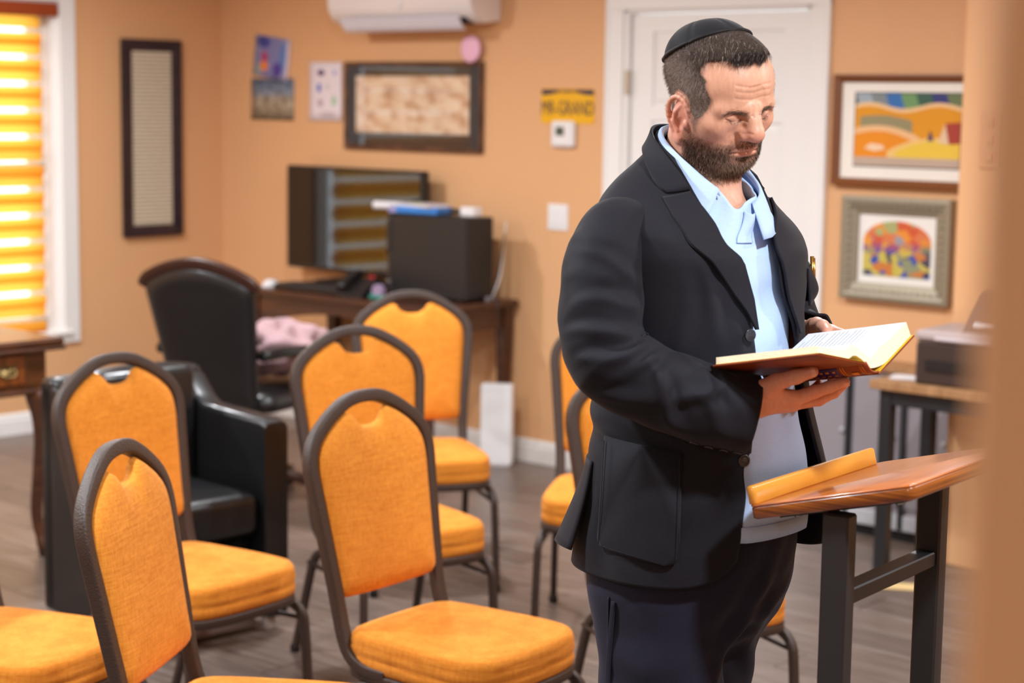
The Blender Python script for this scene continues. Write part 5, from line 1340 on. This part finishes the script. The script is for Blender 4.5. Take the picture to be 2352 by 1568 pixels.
def fold_lines(P, N_, lst):
    """crisp cloth folds along segments: (A, B, half width, height)"""
    out = np.zeros(len(P))
    for A_, B_, w_, am in lst:
        A_ = np.array(A_, float); B_ = np.array(B_, float); t = B_ - A_; L_ = np.linalg.norm(t); t /= L_; q = P - (A_ + B_) / 2
        n_ = np.cross(N_, t); n_ /= np.linalg.norm(n_, axis=1)[:, None] + 1e-9
        s_ = (q * n_).sum(1); a_ = q @ t; s_ = s_ + .010 * np.sin(a_ / L_ * 3.1) ; hN = (q * N_).sum(1)
        wt = np.exp(-(a_ / (.62 * L_)) ** 4) * np.exp(-(hN / .045) ** 2); ww = w_ * (1 + .5 * a_ / L_)
        out += wt * am * (np.exp(-(s_ / ww) ** 2) - .65 * np.exp(-((s_ - 1.7 * ww) / (1.15 * ww)) ** 2))
    return P + N_ * out[:, None]
M_blz = fabric('navy_blazer_cloth', lin(26, 26, 34), lin(21, 21, 29), rough=.75, bumps=.10, sheen=.05, fscale=4)
M_lin = mat('blazer_lining', lin(14, 15, 24), .55, .4)
M_shirt = fabric('light_blue_pique', lin(182, 207, 243), lin(172, 198, 238), rough=.85, bumps=.18, sheen=.05, fscale=5)
M_trs = fabric('navy_trouser_cloth', lin(33, 34, 52), lin(28, 29, 45), rough=.8, bumps=.1, sheen=.05, fscale=4)
M_btn = mat('dark_button', lin(34, 33, 38), .3, .5)
# shirt
shirt = empty('polo_shirt'); shirt.parent = man
def shirt_surf(th, z, g=0.0):
    td = np.abs(np.degrees(th) - 2); P = surf(ST, th, z, g - .020 * sst(20, 36, td) * sst(1.30, 1.2, z) - .007 * sst(20, 40, td) * sst(1.2, 1.3, z))
    return P
nu, nv = 120, 90
th = np.radians(np.linspace(-150, 150, nu)); zz = np.linspace(.985, 1.525, nv)
TH_, ZZ_ = np.meshgrid(th, zz, indexing='ij')
ztop = 1.525 - .018 * np.exp(-((np.degrees(TH_) - 20) / 15) ** 2)                          # dips into the open neck
ZZ_ = .985 + (ZZ_ - .985) / .54 * (ztop - .985)
P = shirt_surf(TH_, ZZ_).reshape(-1, 3); Q = gridq(nu, nv)
N_ = vnormals(P, Q)
if N_[nu // 2 * nv + 40, 1] < 0: Q = Q[:, ::-1]; N_ = -N_
P = folds(P, N_, [((.03, .13, 1.36), (.5, 0, 1), .09, .0022, .09), ((-.02, .14, 1.30), (.35, 0, 1), .11, .002, .12), ((0, .17, 1.10), (.1, 0, 1), .10, .0025, .12), ((.02, .17, 1.03), (-.2, 0, 1), .07, .003, .10), ((-.06, .15, 1.2), (1, 0, .3), .08, .0022, .1), ((0, .17, .995), (0, 0, 1), .035, .002, .14)])
cloth('shirt_body', P, Q, M_shirt, shirt, .003)
hb = np.stack([shirt_surf(np.radians(np.linspace(-150, 150, nu)), np.full(nu, zq), .0022) for zq in (.984, .996, 1.008)], 1).reshape(-1, 3)
cloth('hem_band', hb, gridq(nu, 3) if vnormals(hb, gridq(nu, 3))[nu // 2 * 3 + 1, 1] > 0 else gridq(nu, 3, True), M_shirt, shirt, .002)
# collar: stand plus two fallen leaves, open at the front
def neck_ring(th, z, g=0.0): return surf(ST, th, z, g)
for sx in (1, -1):
    rows_ = []
    ts = np.linspace(0, 1, 26)
    for t in ts:
        ang = R(180 - t * (180 - (44 if sx > 0 else 2)))        # from nape to the front opening
        zt = 1.545 - .020 * t ** 2 - (.0 if sx > 0 else .010 * t ** 3); rows = []
        tip = sst(.70, 1.0, t); far = 1.0 if sx < 0 else 0.0
        for k_, (dz, g) in enumerate(((-.006, .000), (.003, .002), (.006, .0045), (.002, .0085), (-.008 - .004 * tip, .0105 + .004 * far * tip), (-.017 - .010 * tip, .0115 + .010 * far * tip), (-.025 - .016 * tip, .012 + .016 * far * tip))):
            rows.append(neck_ring(sx * (ang + .16 * tip * (k_ / 6.0) * (1 if sx > 0 else -.6)), zt + dz, g))
        rows_.append(rows)
    G = np.array(rows_); P = G.reshape(-1, 3); Q = gridq(26, 7); N_ = vnormals(P, Q)
    cen = P.mean(0)
    if (N_[12 * 7 + 5] @ (P[12 * 7 + 5] - np.array([0, .02, 1.53]))) < 0: Q = Q[:, ::-1]
    cloth('collar_leaf', P, Q, M_shirt, shirt, .0025)
# placket: one soft strip folding open at the top
an_ = np.radians(np.linspace(4, 17, 13)); zq = np.linspace(1.452, 1.507, 26)
A_, Z_ = np.meshgrid(an_, zq, indexing='ij'); gap = sst(1.462, 1.507, Z_)
P = surf(ST, A_ - R(5) * gap, Z_, .0035 + .009 * gap * np.sin((A_ - an_[0]) / (an_[-1] - an_[0]) * math.pi * .9 + .3)).reshape(-1, 3); Q = gridq(13, 26)
if vnormals(P, Q)[6 * 26 + 5, 1] < 0: Q = Q[:, ::-1]
cloth('placket', P, Q, M_shirt, shirt, .002)
def disc_at(name, c, n_, r_, m, par, holes=True, h_=.0035):
    n_ = np.array(n_, float); n_ /= np.linalg.norm(n_); a_ = np.cross(n_, [0, 0, 1.0]); a_ /= np.linalg.norm(a_) + 1e-9; b_ = np.cross(n_, a_)
    prof = [(r_ * .92, 0), (r_, h_ * .4), (r_ * .97, h_ * .9), (r_ * .85, h_), (r_ * .68, h_ * .72), (r_ * .3, h_ * .66), (.0001, h_ * .66)]
    V = []; k_ = 20
    for q, hh in prof:
        for t in np.linspace(0, 2 * np.pi, k_, endpoint=False): V.append(np.array(c) + a_ * q * math.cos(t) + b_ * q * math.sin(t) + n_ * hh)
    F = [(i * k_ + j, i * k_ + (j + 1) % k_, (i + 1) * k_ + (j + 1) % k_, (i + 1) * k_ + j) for i in range(len(prof) - 1) for j in range(k_)]
    o_ = mesh(name, V, F, m, par)
    if holes:
        for dx, dy in ((1, 1), (1, -1), (-1, 1), (-1, -1)):
            V = []
            for t in np.linspace(0, 2 * np.pi, 8, endpoint=False): V.append(np.array(c) + a_ * (dx * r_ * .2 + r_ * .1 * math.cos(t)) + b_ * (dy * r_ * .2 + r_ * .1 * math.sin(t)) + n_ * h_ * .7)
            mesh('button_hole', V, [tuple(range(8))], M_glide, o_, smooth=False)
    return o_

# blazer
blz = empty('blazer'); blz.parent = man
TN = np.array([(.90, 27), (.937, 26.5), (.98, 24.5), (1.05, 23), (1.105, 19.5), (1.182, 15), (1.265, 12), (1.297, 12.5), (1.332, 13.5), (1.382, 17.5), (1.437, 22.5), (1.47, 30), (1.49, 38), (1.51, 60), (1.535, 94), (1.55, 112)])
TF = np.array([(.90, 34), (.95, 30), (1.05, 28), (1.185, 23), (1.287, 17), (1.35, 7), (1.41, 3), (1.45, 4), (1.492, 11), (1.515, 30), (1.535, 58), (1.55, 80)])
def smt(T, z): 
    zz_ = np.linspace(T[0, 0], T[-1, 0], 200); v = np.interp(zz_, T[:, 0], T[:, 1]); k_ = np.hanning(13); k_ /= k_.sum(); return np.interp(z, zz_, np.convolve(np.pad(v, 6, mode='edge'), k_, 'valid'))
def bl_grow(thd, z):
    """thd degrees 0..360 (right side first); the open far front flares away from the body, the skirt swings"""
    far = np.exp(-((thd - 322) / 26) ** 2) * sst(1.22, 1.02, z)
    back = np.exp(-((thd - 150) / 35) ** 2) * sst(1.10, .92, z)
    side = np.exp(-((thd - 75) / 40) ** 2) * sst(1.02, .93, z)
    return .026 * far + .012 * back + .004 * side
FB = [((.10, .12, 1.36), (.9, -.3, .55), .07, .0028, .10), ((.14, .10, 1.30), (.9, -.2, .3), .06, .0022, .09), ((.08, .14, 1.24), (.6, 0, 1), .08, .0022, .08), ((.15, .06, 1.10), (.2, 0, 1), .07, .0025, .10), ((.16, -.06, 1.16), (.1, .1, 1), .06, .003, .09), ((.17, .0, 1.06), (.3, .2, 1), .09, .002, .12), ((.05, -.13, 1.25), (0, 0, 1), .08, .003, .12), ((.1, .13, 1.0), (1, -.3, .15), .10, .002, .12), ((.18, .02, .98), (.2, 1, .1), .11, .003, .12)]
nu, nv = 220, 150
uu = np.linspace(0, 1, nu); vv = np.linspace(0, 1, nv)
U_, V_ = np.meshgrid(uu, vv, indexing='ij')
hemz = .913 + .010 * np.abs(np.sin(U_ * math.pi)) + .045 * np.exp(-(U_ / .035)) + .06 * np.exp(-((1 - U_) / .05))
Zj = hemz + (1.540 - hemz) * V_
t0 = smt(TN, Zj); t1 = 360 - smt(TF, Zj)
THj = t0 + (t1 - t0) * U_
P = surf(JT, np.radians(THj), Zj, bl_grow(THj, Zj)).reshape(-1, 3); Q = gridq(nu, nv); N_ = vnormals(P, Q)
if N_[(nu // 2) * nv + 60, 1] > 0: Q = Q[:, ::-1]; N_ = -N_
P = fold_lines(folds(P, N_, FB), N_, [((.15, .115, 1.385), (.115, .145, 1.30), .012, .0035), ((.165, .09, 1.36), (.16, .10, 1.27), .014, .0035), ((.10, .145, 1.30), (.06, .155, 1.22), .014, .003), ((.19, .03, 1.10), (.14, .12, 1.08), .014, .003), ((.18, -.03, 1.13), (.19, .05, 1.12), .012, .003), ((.185, -.05, 1.04), (.19, -.03, .95), .014, .003)])
cloth('blazer_body', P, Q, M_blz, blz, .005)
def jgrid(poly_rows, name, g, m, par, t=.003, bulge=0.0):
    """poly_rows: rows of (theta deg, z) control points; bilinear patch laid on the blazer"""
    A_ = np.array(poly_rows, float); nr, nc = A_.shape[:2]
    cols_ = [catmull(A_[:, j], 40) if nr > 2 else np.linspace(A_[0, j], A_[-1, j], 40) for j in range(nc)]
    D_ = np.array(cols_); cu_ = np.linspace(0, nc - 1, 30)
    T_ = np.array([[np.interp(c_, np.arange(nc), D_[:, r_, 0]) for c_ in cu_] for r_ in range(40)]); Z_ = np.array([[np.interp(c_, np.arange(nc), D_[:, r_, 1]) for c_ in cu_] for r_ in range(40)])
    G_ = g + bulge * np.sin(np.linspace(0, math.pi, 40))[:, None] * np.sin(np.linspace(0, math.pi, 30))[None, :]
    P = surf(JT, np.radians(T_), Z_, bl_grow(np.where(T_ < 0, T_ + 360, T_), Z_) + G_).reshape(-1, 3); Q = gridq(40, 30)
    nn = vnormals(P, Q); c_ = P.mean(0)
    if (nn[20 * 30 + 15] @ (P[20 * 30 + 15] - np.array([0, 0, P[20 * 30 + 15][2]]))) < 0: Q = Q[:, ::-1]
    return cloth(name, P, Q, m, par, t)
# lapels (outer edge, inner edge) from break point upwards
jgrid([[(13.0, 1.300), (11.5, 1.300)], [(17.5, 1.332), (12.0, 1.336)], [(24.5, 1.365), (15.5, 1.384)], [(36.5, 1.420), (21, 1.440)], [(52, 1.468), (33, 1.482)], [(70, 1.487), (50, 1.503)], [(86, 1.498), (72, 1.517)]], 'lapel', .0075, M_blz, blz, .004)
jgrid([[(86.5, 1.504), (73, 1.520)], [(98, 1.507), (86, 1.530)], [(113.5, 1.513), (102, 1.538)], [(133.5, 1.518), (125, 1.542)], [(160, 1.519), (160, 1.543)], [(190, 1.519), (190, 1.543)], [(225, 1.516), (228, 1.541)], [(262, 1.506), (270, 1.534)], [(278, 1.500), (292, 1.520)]], 'jacket_collar', .0085, M_blz, blz, .005)
jgrid([[(-18.0, 1.285), (-16, 1.285)], [(-24, 1.332), (-8, 1.340)], [(-33, 1.365), (-5, 1.384)], [(-44, 1.417), (-2, 1.437)], [(-56, 1.462), (-8, 1.485)], [(-68, 1.480), (-26, 1.508)], [(-80, 1.497), (-45, 1.522)]], 'lapel', .0085, M_blz, blz, .004)
# patch pocket on the near side, with a stitched edge
def rr_poly(t0, t1, z0, z1, z1b):
    rows = []
    for q in (0, .01, .03, .06, .12, .3, .5, .75, 1.0):
        zl = z0 + (z1 - z0) * q; ins = .0
        lo = math.sqrt(max(0., 1 - (1 - min(1, q / .12)) ** 2)); a0 = t0 + (1 - lo) * 6; a1 = t1 - (1 - lo) * 6
        rows.append([(a0, zl + (z1b - z1) * q * 0), (a0 * .5 + a1 * .5, zl + (z1b - z1) * .5), (a1, zl + (z1b - z1))])
    return rows
jgrid(rr_poly(56, 98, .955, 1.124, 1.136), 'patch_pocket', .0058, M_blz, blz, .0035, .0035)
for (ts_, z0, z1) in ((57.5, .962, 1.118), (96.5, .972, 1.13)):
    pth = surf(JT, np.radians(np.full(30, ts_)), np.linspace(z0, z1, 30), .0085); V, F = sweep(pth, circ(.0006, 5)); mesh('stitch_line', V, F, M_blz, blz)
pth = surf(JT, np.radians(np.linspace(62, 93, 40)), np.full(40, .958) + np.linspace(0, .012, 40), .0085); V, F = sweep(pth, circ(.0006, 5)); mesh('stitch_line', V, F, M_blz, blz)
# breast pocket with pen on the far chest
jgrid([[(-56, 1.325), (-34, 1.325)], [(-58, 1.36), (-33, 1.358)], [(-59, 1.398), (-32, 1.392)]], 'breast_pocket', .012, M_blz, blz, .004, .014)
pen = empty('pen'); pen.parent = man
pa = surf(JT, R(-44), 1.350, .016); pb = surf(JT, R(-45), 1.408, .015)
V, F = sweep(np.array([pa, pb]), circ(.0032, 10)); mesh('barrel', V, F, mat('pen_gold', lin(214, 166, 84), .25, .5, metal=.9), pen)
V, F = sweep(np.array([pa + [.002, .006, .0], pb + [.002, .006, -.002]]), rrect(.003, .0012, .0004)); mesh('clip', V, F, MATS['pen_gold'], pen)
# front buttons
for (t_, z_) in ((17.0, 1.293), (24.5, 1.110)):
    c_ = surf(JT, R(t_), z_, .006); n_ = surf(JT, R(t_), z_, .05) - surf(JT, R(t_), z_, 0.0)
    disc_at('button', c_, n_, .0098, M_btn, blz)
# back vent flap swinging out behind
rows_ = []
for q in np.linspace(0, 1, 14):
    z_ = 1.09 - .135 * q
    rows_.append([surf(JT, R(a_), z_, bl_grow(a_, z_) + .004 + .026 * q ** 1.3 * (1 - abs(a_ - 134) / 60.) ** .7) for a_ in np.linspace(112, 190, 22)])
P = np.array(rows_).reshape(-1, 3); Q = gridq(14, 22)
if (vnormals(P, Q)[7 * 22 + 10] @ np.array([.4, -1, 0])) < 0: Q = Q[:, ::-1]
cloth('vent_flap', P, Q, M_blz, blz, .004)

# sleeves: tubes with elbow folds
def sleeve(name, ctrl, rad, fl, flat=1.0):
    C_ = catmull(np.array(ctrl), 120); s_ = np.linspace(0, 1, 120); rr = np.interp(s_, np.linspace(0, 1, len(rad)), rad)
    k_ = np.hanning(15); k_ /= k_.sum(); rr = np.convolve(np.pad(rr, 7, mode='edge'), k_, 'valid')
    T, A_, B_ = frames(C_, up=(0, 1, 0)); ph = np.linspace(0, 2 * np.pi, 96, endpoint=False)
    P = C_[:, None] + (np.cos(ph)[None, :, None] * A_[:, None] + np.sin(ph)[None, :, None] * B_[:, None]) * rr[:, None, None]
    P = P.reshape(-1, 3); i, j = np.meshgrid(np.arange(119), np.arange(96), indexing='ij'); j2 = (j + 1) % 96
    Q = np.stack([i * 96 + j, i * 96 + j2, (i + 1) * 96 + j2, (i + 1) * 96 + j], -1).reshape(-1, 4); N_ = vnormals(P, Q)
    if (N_[60 * 96] @ (P[60 * 96] - C_[60])) < 0: Q = Q[:, ::-1]; N_ = -N_
    P = fold_lines(P, N_, fl)
    sm_ = .0012 * np.sin(P[:, 2] * 95 + P[:, 0] * 40) * np.sin(P[:, 1] * 60 + 1); P = P + N_ * sm_[:, None]
    o_ = cloth(name, P, Q, M_blz, blz, .004); return o_, C_, rr
SF = [((.276, .002, 1.408), (.202, .049, 1.370), .010, .0048), ((.298, .010, 1.337), (.205, .060, 1.345), .011, .0052), ((.305, -.002, 1.293), (.240, .070, 1.307), .010, .0060), ((.232, .076, 1.292), (.301, .038, 1.235), .0095, .0075), ((.236, .092, 1.278), (.291, .068, 1.226), .009, .0070), ((.205, .115, 1.262), (.181, .133, 1.257), .008, .0050), ((.195, .144, 1.248), (.189, .187, 1.205), .0085, .0055), ((.185, .168, 1.235), (.237, .138, 1.200), .009, .0055), ((.176, .149, 1.250), (.144, .182, 1.241), .008, .0040), ((.257, -.046, 1.424), (.243, .022, 1.441), .012, .0022), ((.306, .024, 1.256), (.266, .080, 1.281), .009, .0055), ((.286, .046, 1.204), (.260, .112, 1.226), .010, .0055), ((.255, .109, 1.247), (.227, .140, 1.174), .010, .0060), ((.215, .15, 1.215), (.17, .19, 1.175), .010, .0035), ((.29, -.03, 1.37), (.23, .045, 1.385), .014, .0025)]
sl, SCn, Srr = sleeve('sleeve', [(.150, -.020, 1.438), (.184, -.018, 1.434), (.214, -.012, 1.403), (.233, -.003, 1.345), (.245, .010, 1.292), (.242, .032, 1.254), (.218, .068, 1.230), (.183, .106, 1.211), (.148, .144, 1.195), (.110, .182, 1.184)],
       [.052, .056, .0605, .0615, .0615, .0610, .0590, .0590, .0590, .0585], SF)
sleeve('sleeve', [(-.12, -.02, 1.420), (-.155, -.016, 1.412), (-.19, -.004, 1.375), (-.215, .004, 1.32), (-.235, .010, 1.27), (-.240, .02, 1.24), (-.228, .04, 1.24), (-.205, .062, 1.25), (-.180, .085, 1.262)],
       [.045, .052, .056, .056, .056, .055, .053, .05, .047], [((-.23, .06, 1.29), (-.19, .06, 1.26), .01, .005), ((-.22, .06, 1.34), (-.17, .05, 1.33), .012, .003)])
# sleeve buttons near the cuff, lower side
for k_ in range(4):
    i_ = 116 - int(k_ * 5.2); c_ = SCn[i_]; tdir = SCn[i_] - SCn[i_ - 2]; tdir /= np.linalg.norm(tdir)
    dn = np.array([.45, -.1, -1.0]); dn -= tdir * (dn @ tdir); dn /= np.linalg.norm(dn)
    disc_at('button', c_ + dn * (Srr[i_] - .001), dn, .0072, M_btn, blz)

# trousers
tf = Field((-.26, -.22, .03), (.26, .24, 1.06), .0055)
tf.ell((0, .012, .985), (.178, .142, .12), 0); tf.ell((0, .0, .90), (.185, .145, .13), .05)
tf.chain([(.088, .008, .88), (.095, .022, .68), (.098, .022, .50), (.10, .0, .25), (.102, -.02, .075)], [.103, .092, .080, .070, .066], .03)
tf.chain([(-.078, .0, .88), (-.060, -.028, .73), (-.060, -.045, .50), (-.07, -.055, .25), (-.08, -.06, .075)], [.098, .085, .078, .070, .066], .03)
tf.ell((0, .02, .88), (.05, .06, .06), .05)
TV_, TQ = tf.extract(); TN_ = vnormals(TV_, TQ)
TV_ = folds(TV_, TN_, [((.06, .12, .80), (.9, -.2, .45), .06, .005, .16), ((.12, .10, .74), (.7, 0, .5), .08, .0045, .14), ((0, .13, .85), (.4, 0, 1), .06, .004, .10), ((.16, .02, .72), (.2, .3, 1), .09, .004, .12), ((-.07, .1, .76), (.8, 0, -.5), .07, .004, .12), ((.15, .06, .62), (.2, .2, 1), .10, .004, .1), ((.17, -.04, .82), (.1, 1, .2), .10, .003, .12)])
trs = empty('trousers'); trs.parent = man
npmesh('trouser_body', TV_, TQ, [M_trs], trs)
def on_leg(y0, z0):      # point on the outer right side of the trousers
    m_ = np.abs(TV_[:, 1] - y0) + np.abs(TV_[:, 2] - z0) * 1.0; c_ = TV_[m_ < .012]; return c_[c_[:, 0].argmax()]
pk = np.array([on_leg(yq, zq) for yq, zq in zip(np.linspace(-.005, -.02, 24), np.linspace(.885, .68, 24))]) + [.0022, 0, 0]
pk = catmull(pk[[0, 12, 23]], 40); V, F = sweep(pk, rrect(.008, .004, .0015), up=(0, 1, 0)); mesh('pocket_welt', V, F, M_trs, trs)
sm_ = np.array([on_leg(yq, zq) for yq, zq in zip(np.linspace(-.018, -.03, 24), np.linspace(.89, .5, 24))]) + [.0012, 0, 0]
V, F = sweep(catmull(sm_[[0, 8, 16, 23]], 60), circ(.0018, 6)); mesh('side_seam', V, F, M_trs, trs)
# shoes, below the picture
M_shoe = mat('black_shoe', lin(22, 20, 20), .3, .5)
for sx in (-1, 1):
    rings = []
    for y_, w_, h_ in ((-.10, .02, .05), (-.095, .034, .075), (-.04, .037, .085), (.03, .04, .075), (.09, .045, .055), (.15, .042, .042), (.185, .025, .03), (.195, .008, .02)):
        a_ = np.linspace(0, 2 * np.pi, 20, endpoint=False); rings.append(np.stack([(.103 if sx > 0 else -.08) + w_ * np.cos(a_), np.full(20, y_ + (0 if sx > 0 else -.05)), np.clip(h_ * .5 + h_ * .5 * np.sin(a_) * 1.05, .0, None) + .004], 1))
    V, F = loft(rings); sh = mesh('shoe', V, [f[::-1] for f in F], M_shoe, man)
    mesh('shoe_sole', *[q for q in (np.array([((.103 if sx > 0 else -.08) + a_ * 1.04, b_ + (0 if sx > 0 else -.05), c_) for c_ in (0, .012) for a_, b_ in ((-.03, -.1), (.03, -.1), (.042, .0), (.046, .09), (.034, .17), (0, .198), (-.034, .17), (-.046, .09), (-.042, 0))]), [tuple(range(9))[::-1], tuple(range(9, 18))] + [(i, (i + 1) % 9, 9 + (i + 1) % 9, 9 + i) for i in range(9)])], M_glide, sh, smooth=False)

# ------------------------------------------------------------------ open book in his hands
BK = empty('open_book'); tag(BK, 'thick open hardback book with a reddish brown cover held by the man', 'book')
S_ = np.array([.5134, 2.575, 1.2615]); bu = np.array([.75176, -.63010, .19448]); bh = np.array([-.64071, -.62815, .44150]); bn = np.array([.15603, .45651, .87593])
S_ = np.array([.5135, 2.575, 1.2610])
an, af = R(-15.06), R(47.32); LS_, WC, SP = .176, .127, .039
dn_ = bh * math.cos(an) + bn * math.sin(an); df_ = -bh * math.cos(af) + bn * math.sin(af)
nn_ = np.cross(bu, dn_); nn_ = nn_ if nn_ @ bn > 0 else -nn_; nf_ = np.cross(bu, df_); nf_ = nf_ if nf_ @ bn > 0 else -nf_
M_cov = mat('red_brown_cover', lin(150, 66, 24), .42, .45, var=(14, lin(112, 44, 16), (1, 1, 1), .35, .7))
M_page = mat('page_paper', lin(222, 227, 236), .75, .25)
M_pe = mat('page_edges', lin(242, 230, 204), .8, .2, var=(120, lin(230, 212, 176), (1, 1, 8), .3, .7))
def slab(name, o_, a_, b_, n_, la, lb, th_, m, ov=0.0, r_=.002):
    V, F = boxg(0, la, 0, lb, 0, th_, r_); V = np.array(V); return mesh(name, [o_ + a_ * v[0] + b_ * v[1] + n_ * v[2] for v in V], F, m, BK, smooth=False)
Np = S_ + bh * SP / 2; Fp = S_ - bh * SP / 2
slab('near_cover', Np, -bu, dn_, -nn_ , LS_, WC, .0032, M_cov)
slab('far_cover', Fp, -bu, df_, -nf_, LS_, WC, .0032, M_cov)
# spine: shallow curved strip with gilt bands and a blue label
sp = []
for q in np.linspace(0, 1, 9): sp.append([Np + (Fp - Np) * q - bn * (.0065 * math.sin(q * math.pi)) - bu * t * LS_ for t in np.linspace(0, 1, 12)])
P = np.array(sp).reshape(-1, 3); Q = gridq(9, 12); Q = Q if vnormals(P, Q)[50] @ bn < 0 else Q[:, ::-1]
V, Qb = thick(P, Q, .003); npmesh('spine', V, Qb, [M_cov], BK)
def spine_patch(name, t0, t1, q0, q1, m, g):
    sp = [[Np + (Fp - Np) * q - bn * (.0065 * math.sin(q * math.pi) + g) - bu * t for t in np.linspace(t0, t1, 6)] for q in np.linspace(q0, q1, 8)]
    P = np.array(sp).reshape(-1, 3); Q = gridq(8, 6); Q = Q if vnormals(P, Q)[20] @ bn < 0 else Q[:, ::-1]; V, Qb = thick(P, Q, .0004); return npmesh(name, V, Qb, [m], BK)
M_gilt = mat('gilt', lin(206, 140, 60), .35, .5, metal=.6)
spine_patch('spine_label', .050, .110, .08, .92, mat('blue_label', lin(50, 34, 92), .4, .4), .0005)
for t_ in (.008, .012, .040, .044, .116, .120, .165): spine_patch('gilt_band', t_, t_ + .0014, .06, .94, M_gilt, .0006)
for i in range(5):
    for j in range(3): spine_patch('gilt_letter', .056 + i * .0105, .056 + i * .0105 + random.uniform(.003, .006), .22 + j * .24, .30 + j * .24, M_gilt, .001)
spine_patch('gilt_emblem', .020, .032, .38, .62, M_gilt, .001)
# page blocks: curl out of the gutter, thick, lying on the covers
def block(name, Pc, d_, n_, th_, arch, wid):
    """cross section perpendicular to the spine: from the gutter over an arch down to the fore edge"""
    G0 = S_ + bn * .004
    up_ = []; lo_ = []
    for q in np.linspace(0, 1, 26):
        w_ = q * wid
        up = Pc + d_ * (.004 + w_) + n_ * (th_ * (1 - .10 * q) + arch * math.exp(-((q - .20) / .16) ** 2))
        gut = G0 + bn * .012 * (1 - q); k_ = sst(.0, .20, q); up = gut * (1 - k_) + up * k_
        lo = Pc + d_ * (.004 + w_ + .002 * math.sin(q * 3)) + n_ * (.0012 + arch * .85 * math.exp(-((q - .12) / .12) ** 2) * (1 if arch > .004 else .2)); lo = (G0 - bn * .004) * (1 - k_) + lo * k_
        up_.append(up); lo_.append(lo)
    ring = np.array(up_ + lo_[::-1]); V = []; 
    ts = np.linspace(.004, LS_ - .004, 10)
    for t in ts: V.append(ring - bu * t)
    A_ = np.array(V); k_ = A_.shape[1]; V = A_.reshape(-1, 3); F = []; mi = []
    for i in range(len(ts) - 1):
        for a_ in range(k_):
            b_ = (a_ + 1) % k_; F.append((i * k_ + a_, i * k_ + b_, (i + 1) * k_ + b_, (i + 1) * k_ + a_)); mi.append(0 if a_ < 25 else 1)
    h_ = len(up_)
    for e_ in (0, len(ts) - 1):
        for a_ in range(h_ - 1):
            f = (e_ * k_ + a_, e_ * k_ + a_ + 1, e_ * k_ + k_ - 2 - a_, e_ * k_ + k_ - 1 - a_); F.append(f[::-1] if e_ == 0 else f); mi.append(1)
    o_ = mesh(name, V, F, None, BK, mats=[M_page, M_pe], midx=mi, sharp=40)
    return o_, np.array(up_)
nb_o, upn = block('near_pages', Np, dn_, nn_, .0125, .012, WC - .010)
fb_o, upf = block('far_pages', Fp, df_, nf_, .026, .003, WC - .010)
M_yel = mat('yellow_endpaper', lin(196, 160, 30), .6, .3)
slab('endpaper', Fp + nf_ * .0006, -bu, df_, nf_, LS_ - .004, WC - .004, .0008, M_yel); slab('endpaper', Np + nn_ * .0006, -bu, dn_, nn_, LS_ - .004, WC - .004, .0008, M_yel)
M_ink = mat('print_ink', lin(196, 197, 202), .8, .2)
for (o_, up, n_) in ((fb_o, upf, nf_), (nb_o, upn, nn_)):     # printed lines run across the page
    lines = MB(); L_ = np.concatenate([[0], np.cumsum(np.linalg.norm(np.diff(up, axis=0), axis=1))])
    for i in range(21):
        t0_ = .016 + i * .0072; a_ = .28; end = .93 if i % 5 else random.uniform(.5, .85)
        while a_ < end:
            b_ = min(end, a_ + random.uniform(.025, .08)); V = []
            for q in np.linspace(a_, b_, 3):
                p_ = np.array([np.interp(q * L_[-1], L_, up[:, k]) for k in range(3)]) + n_ * .0003
                V += [p_ - bu * t0_, p_ - bu * (t0_ + .0022)]
            lines.add(V, [(0, 1, 3, 2), (2, 3, 5, 4)]); a_ = b_ + .012
    ob = lines.build('printed_lines', M_ink, o_, smooth=False)
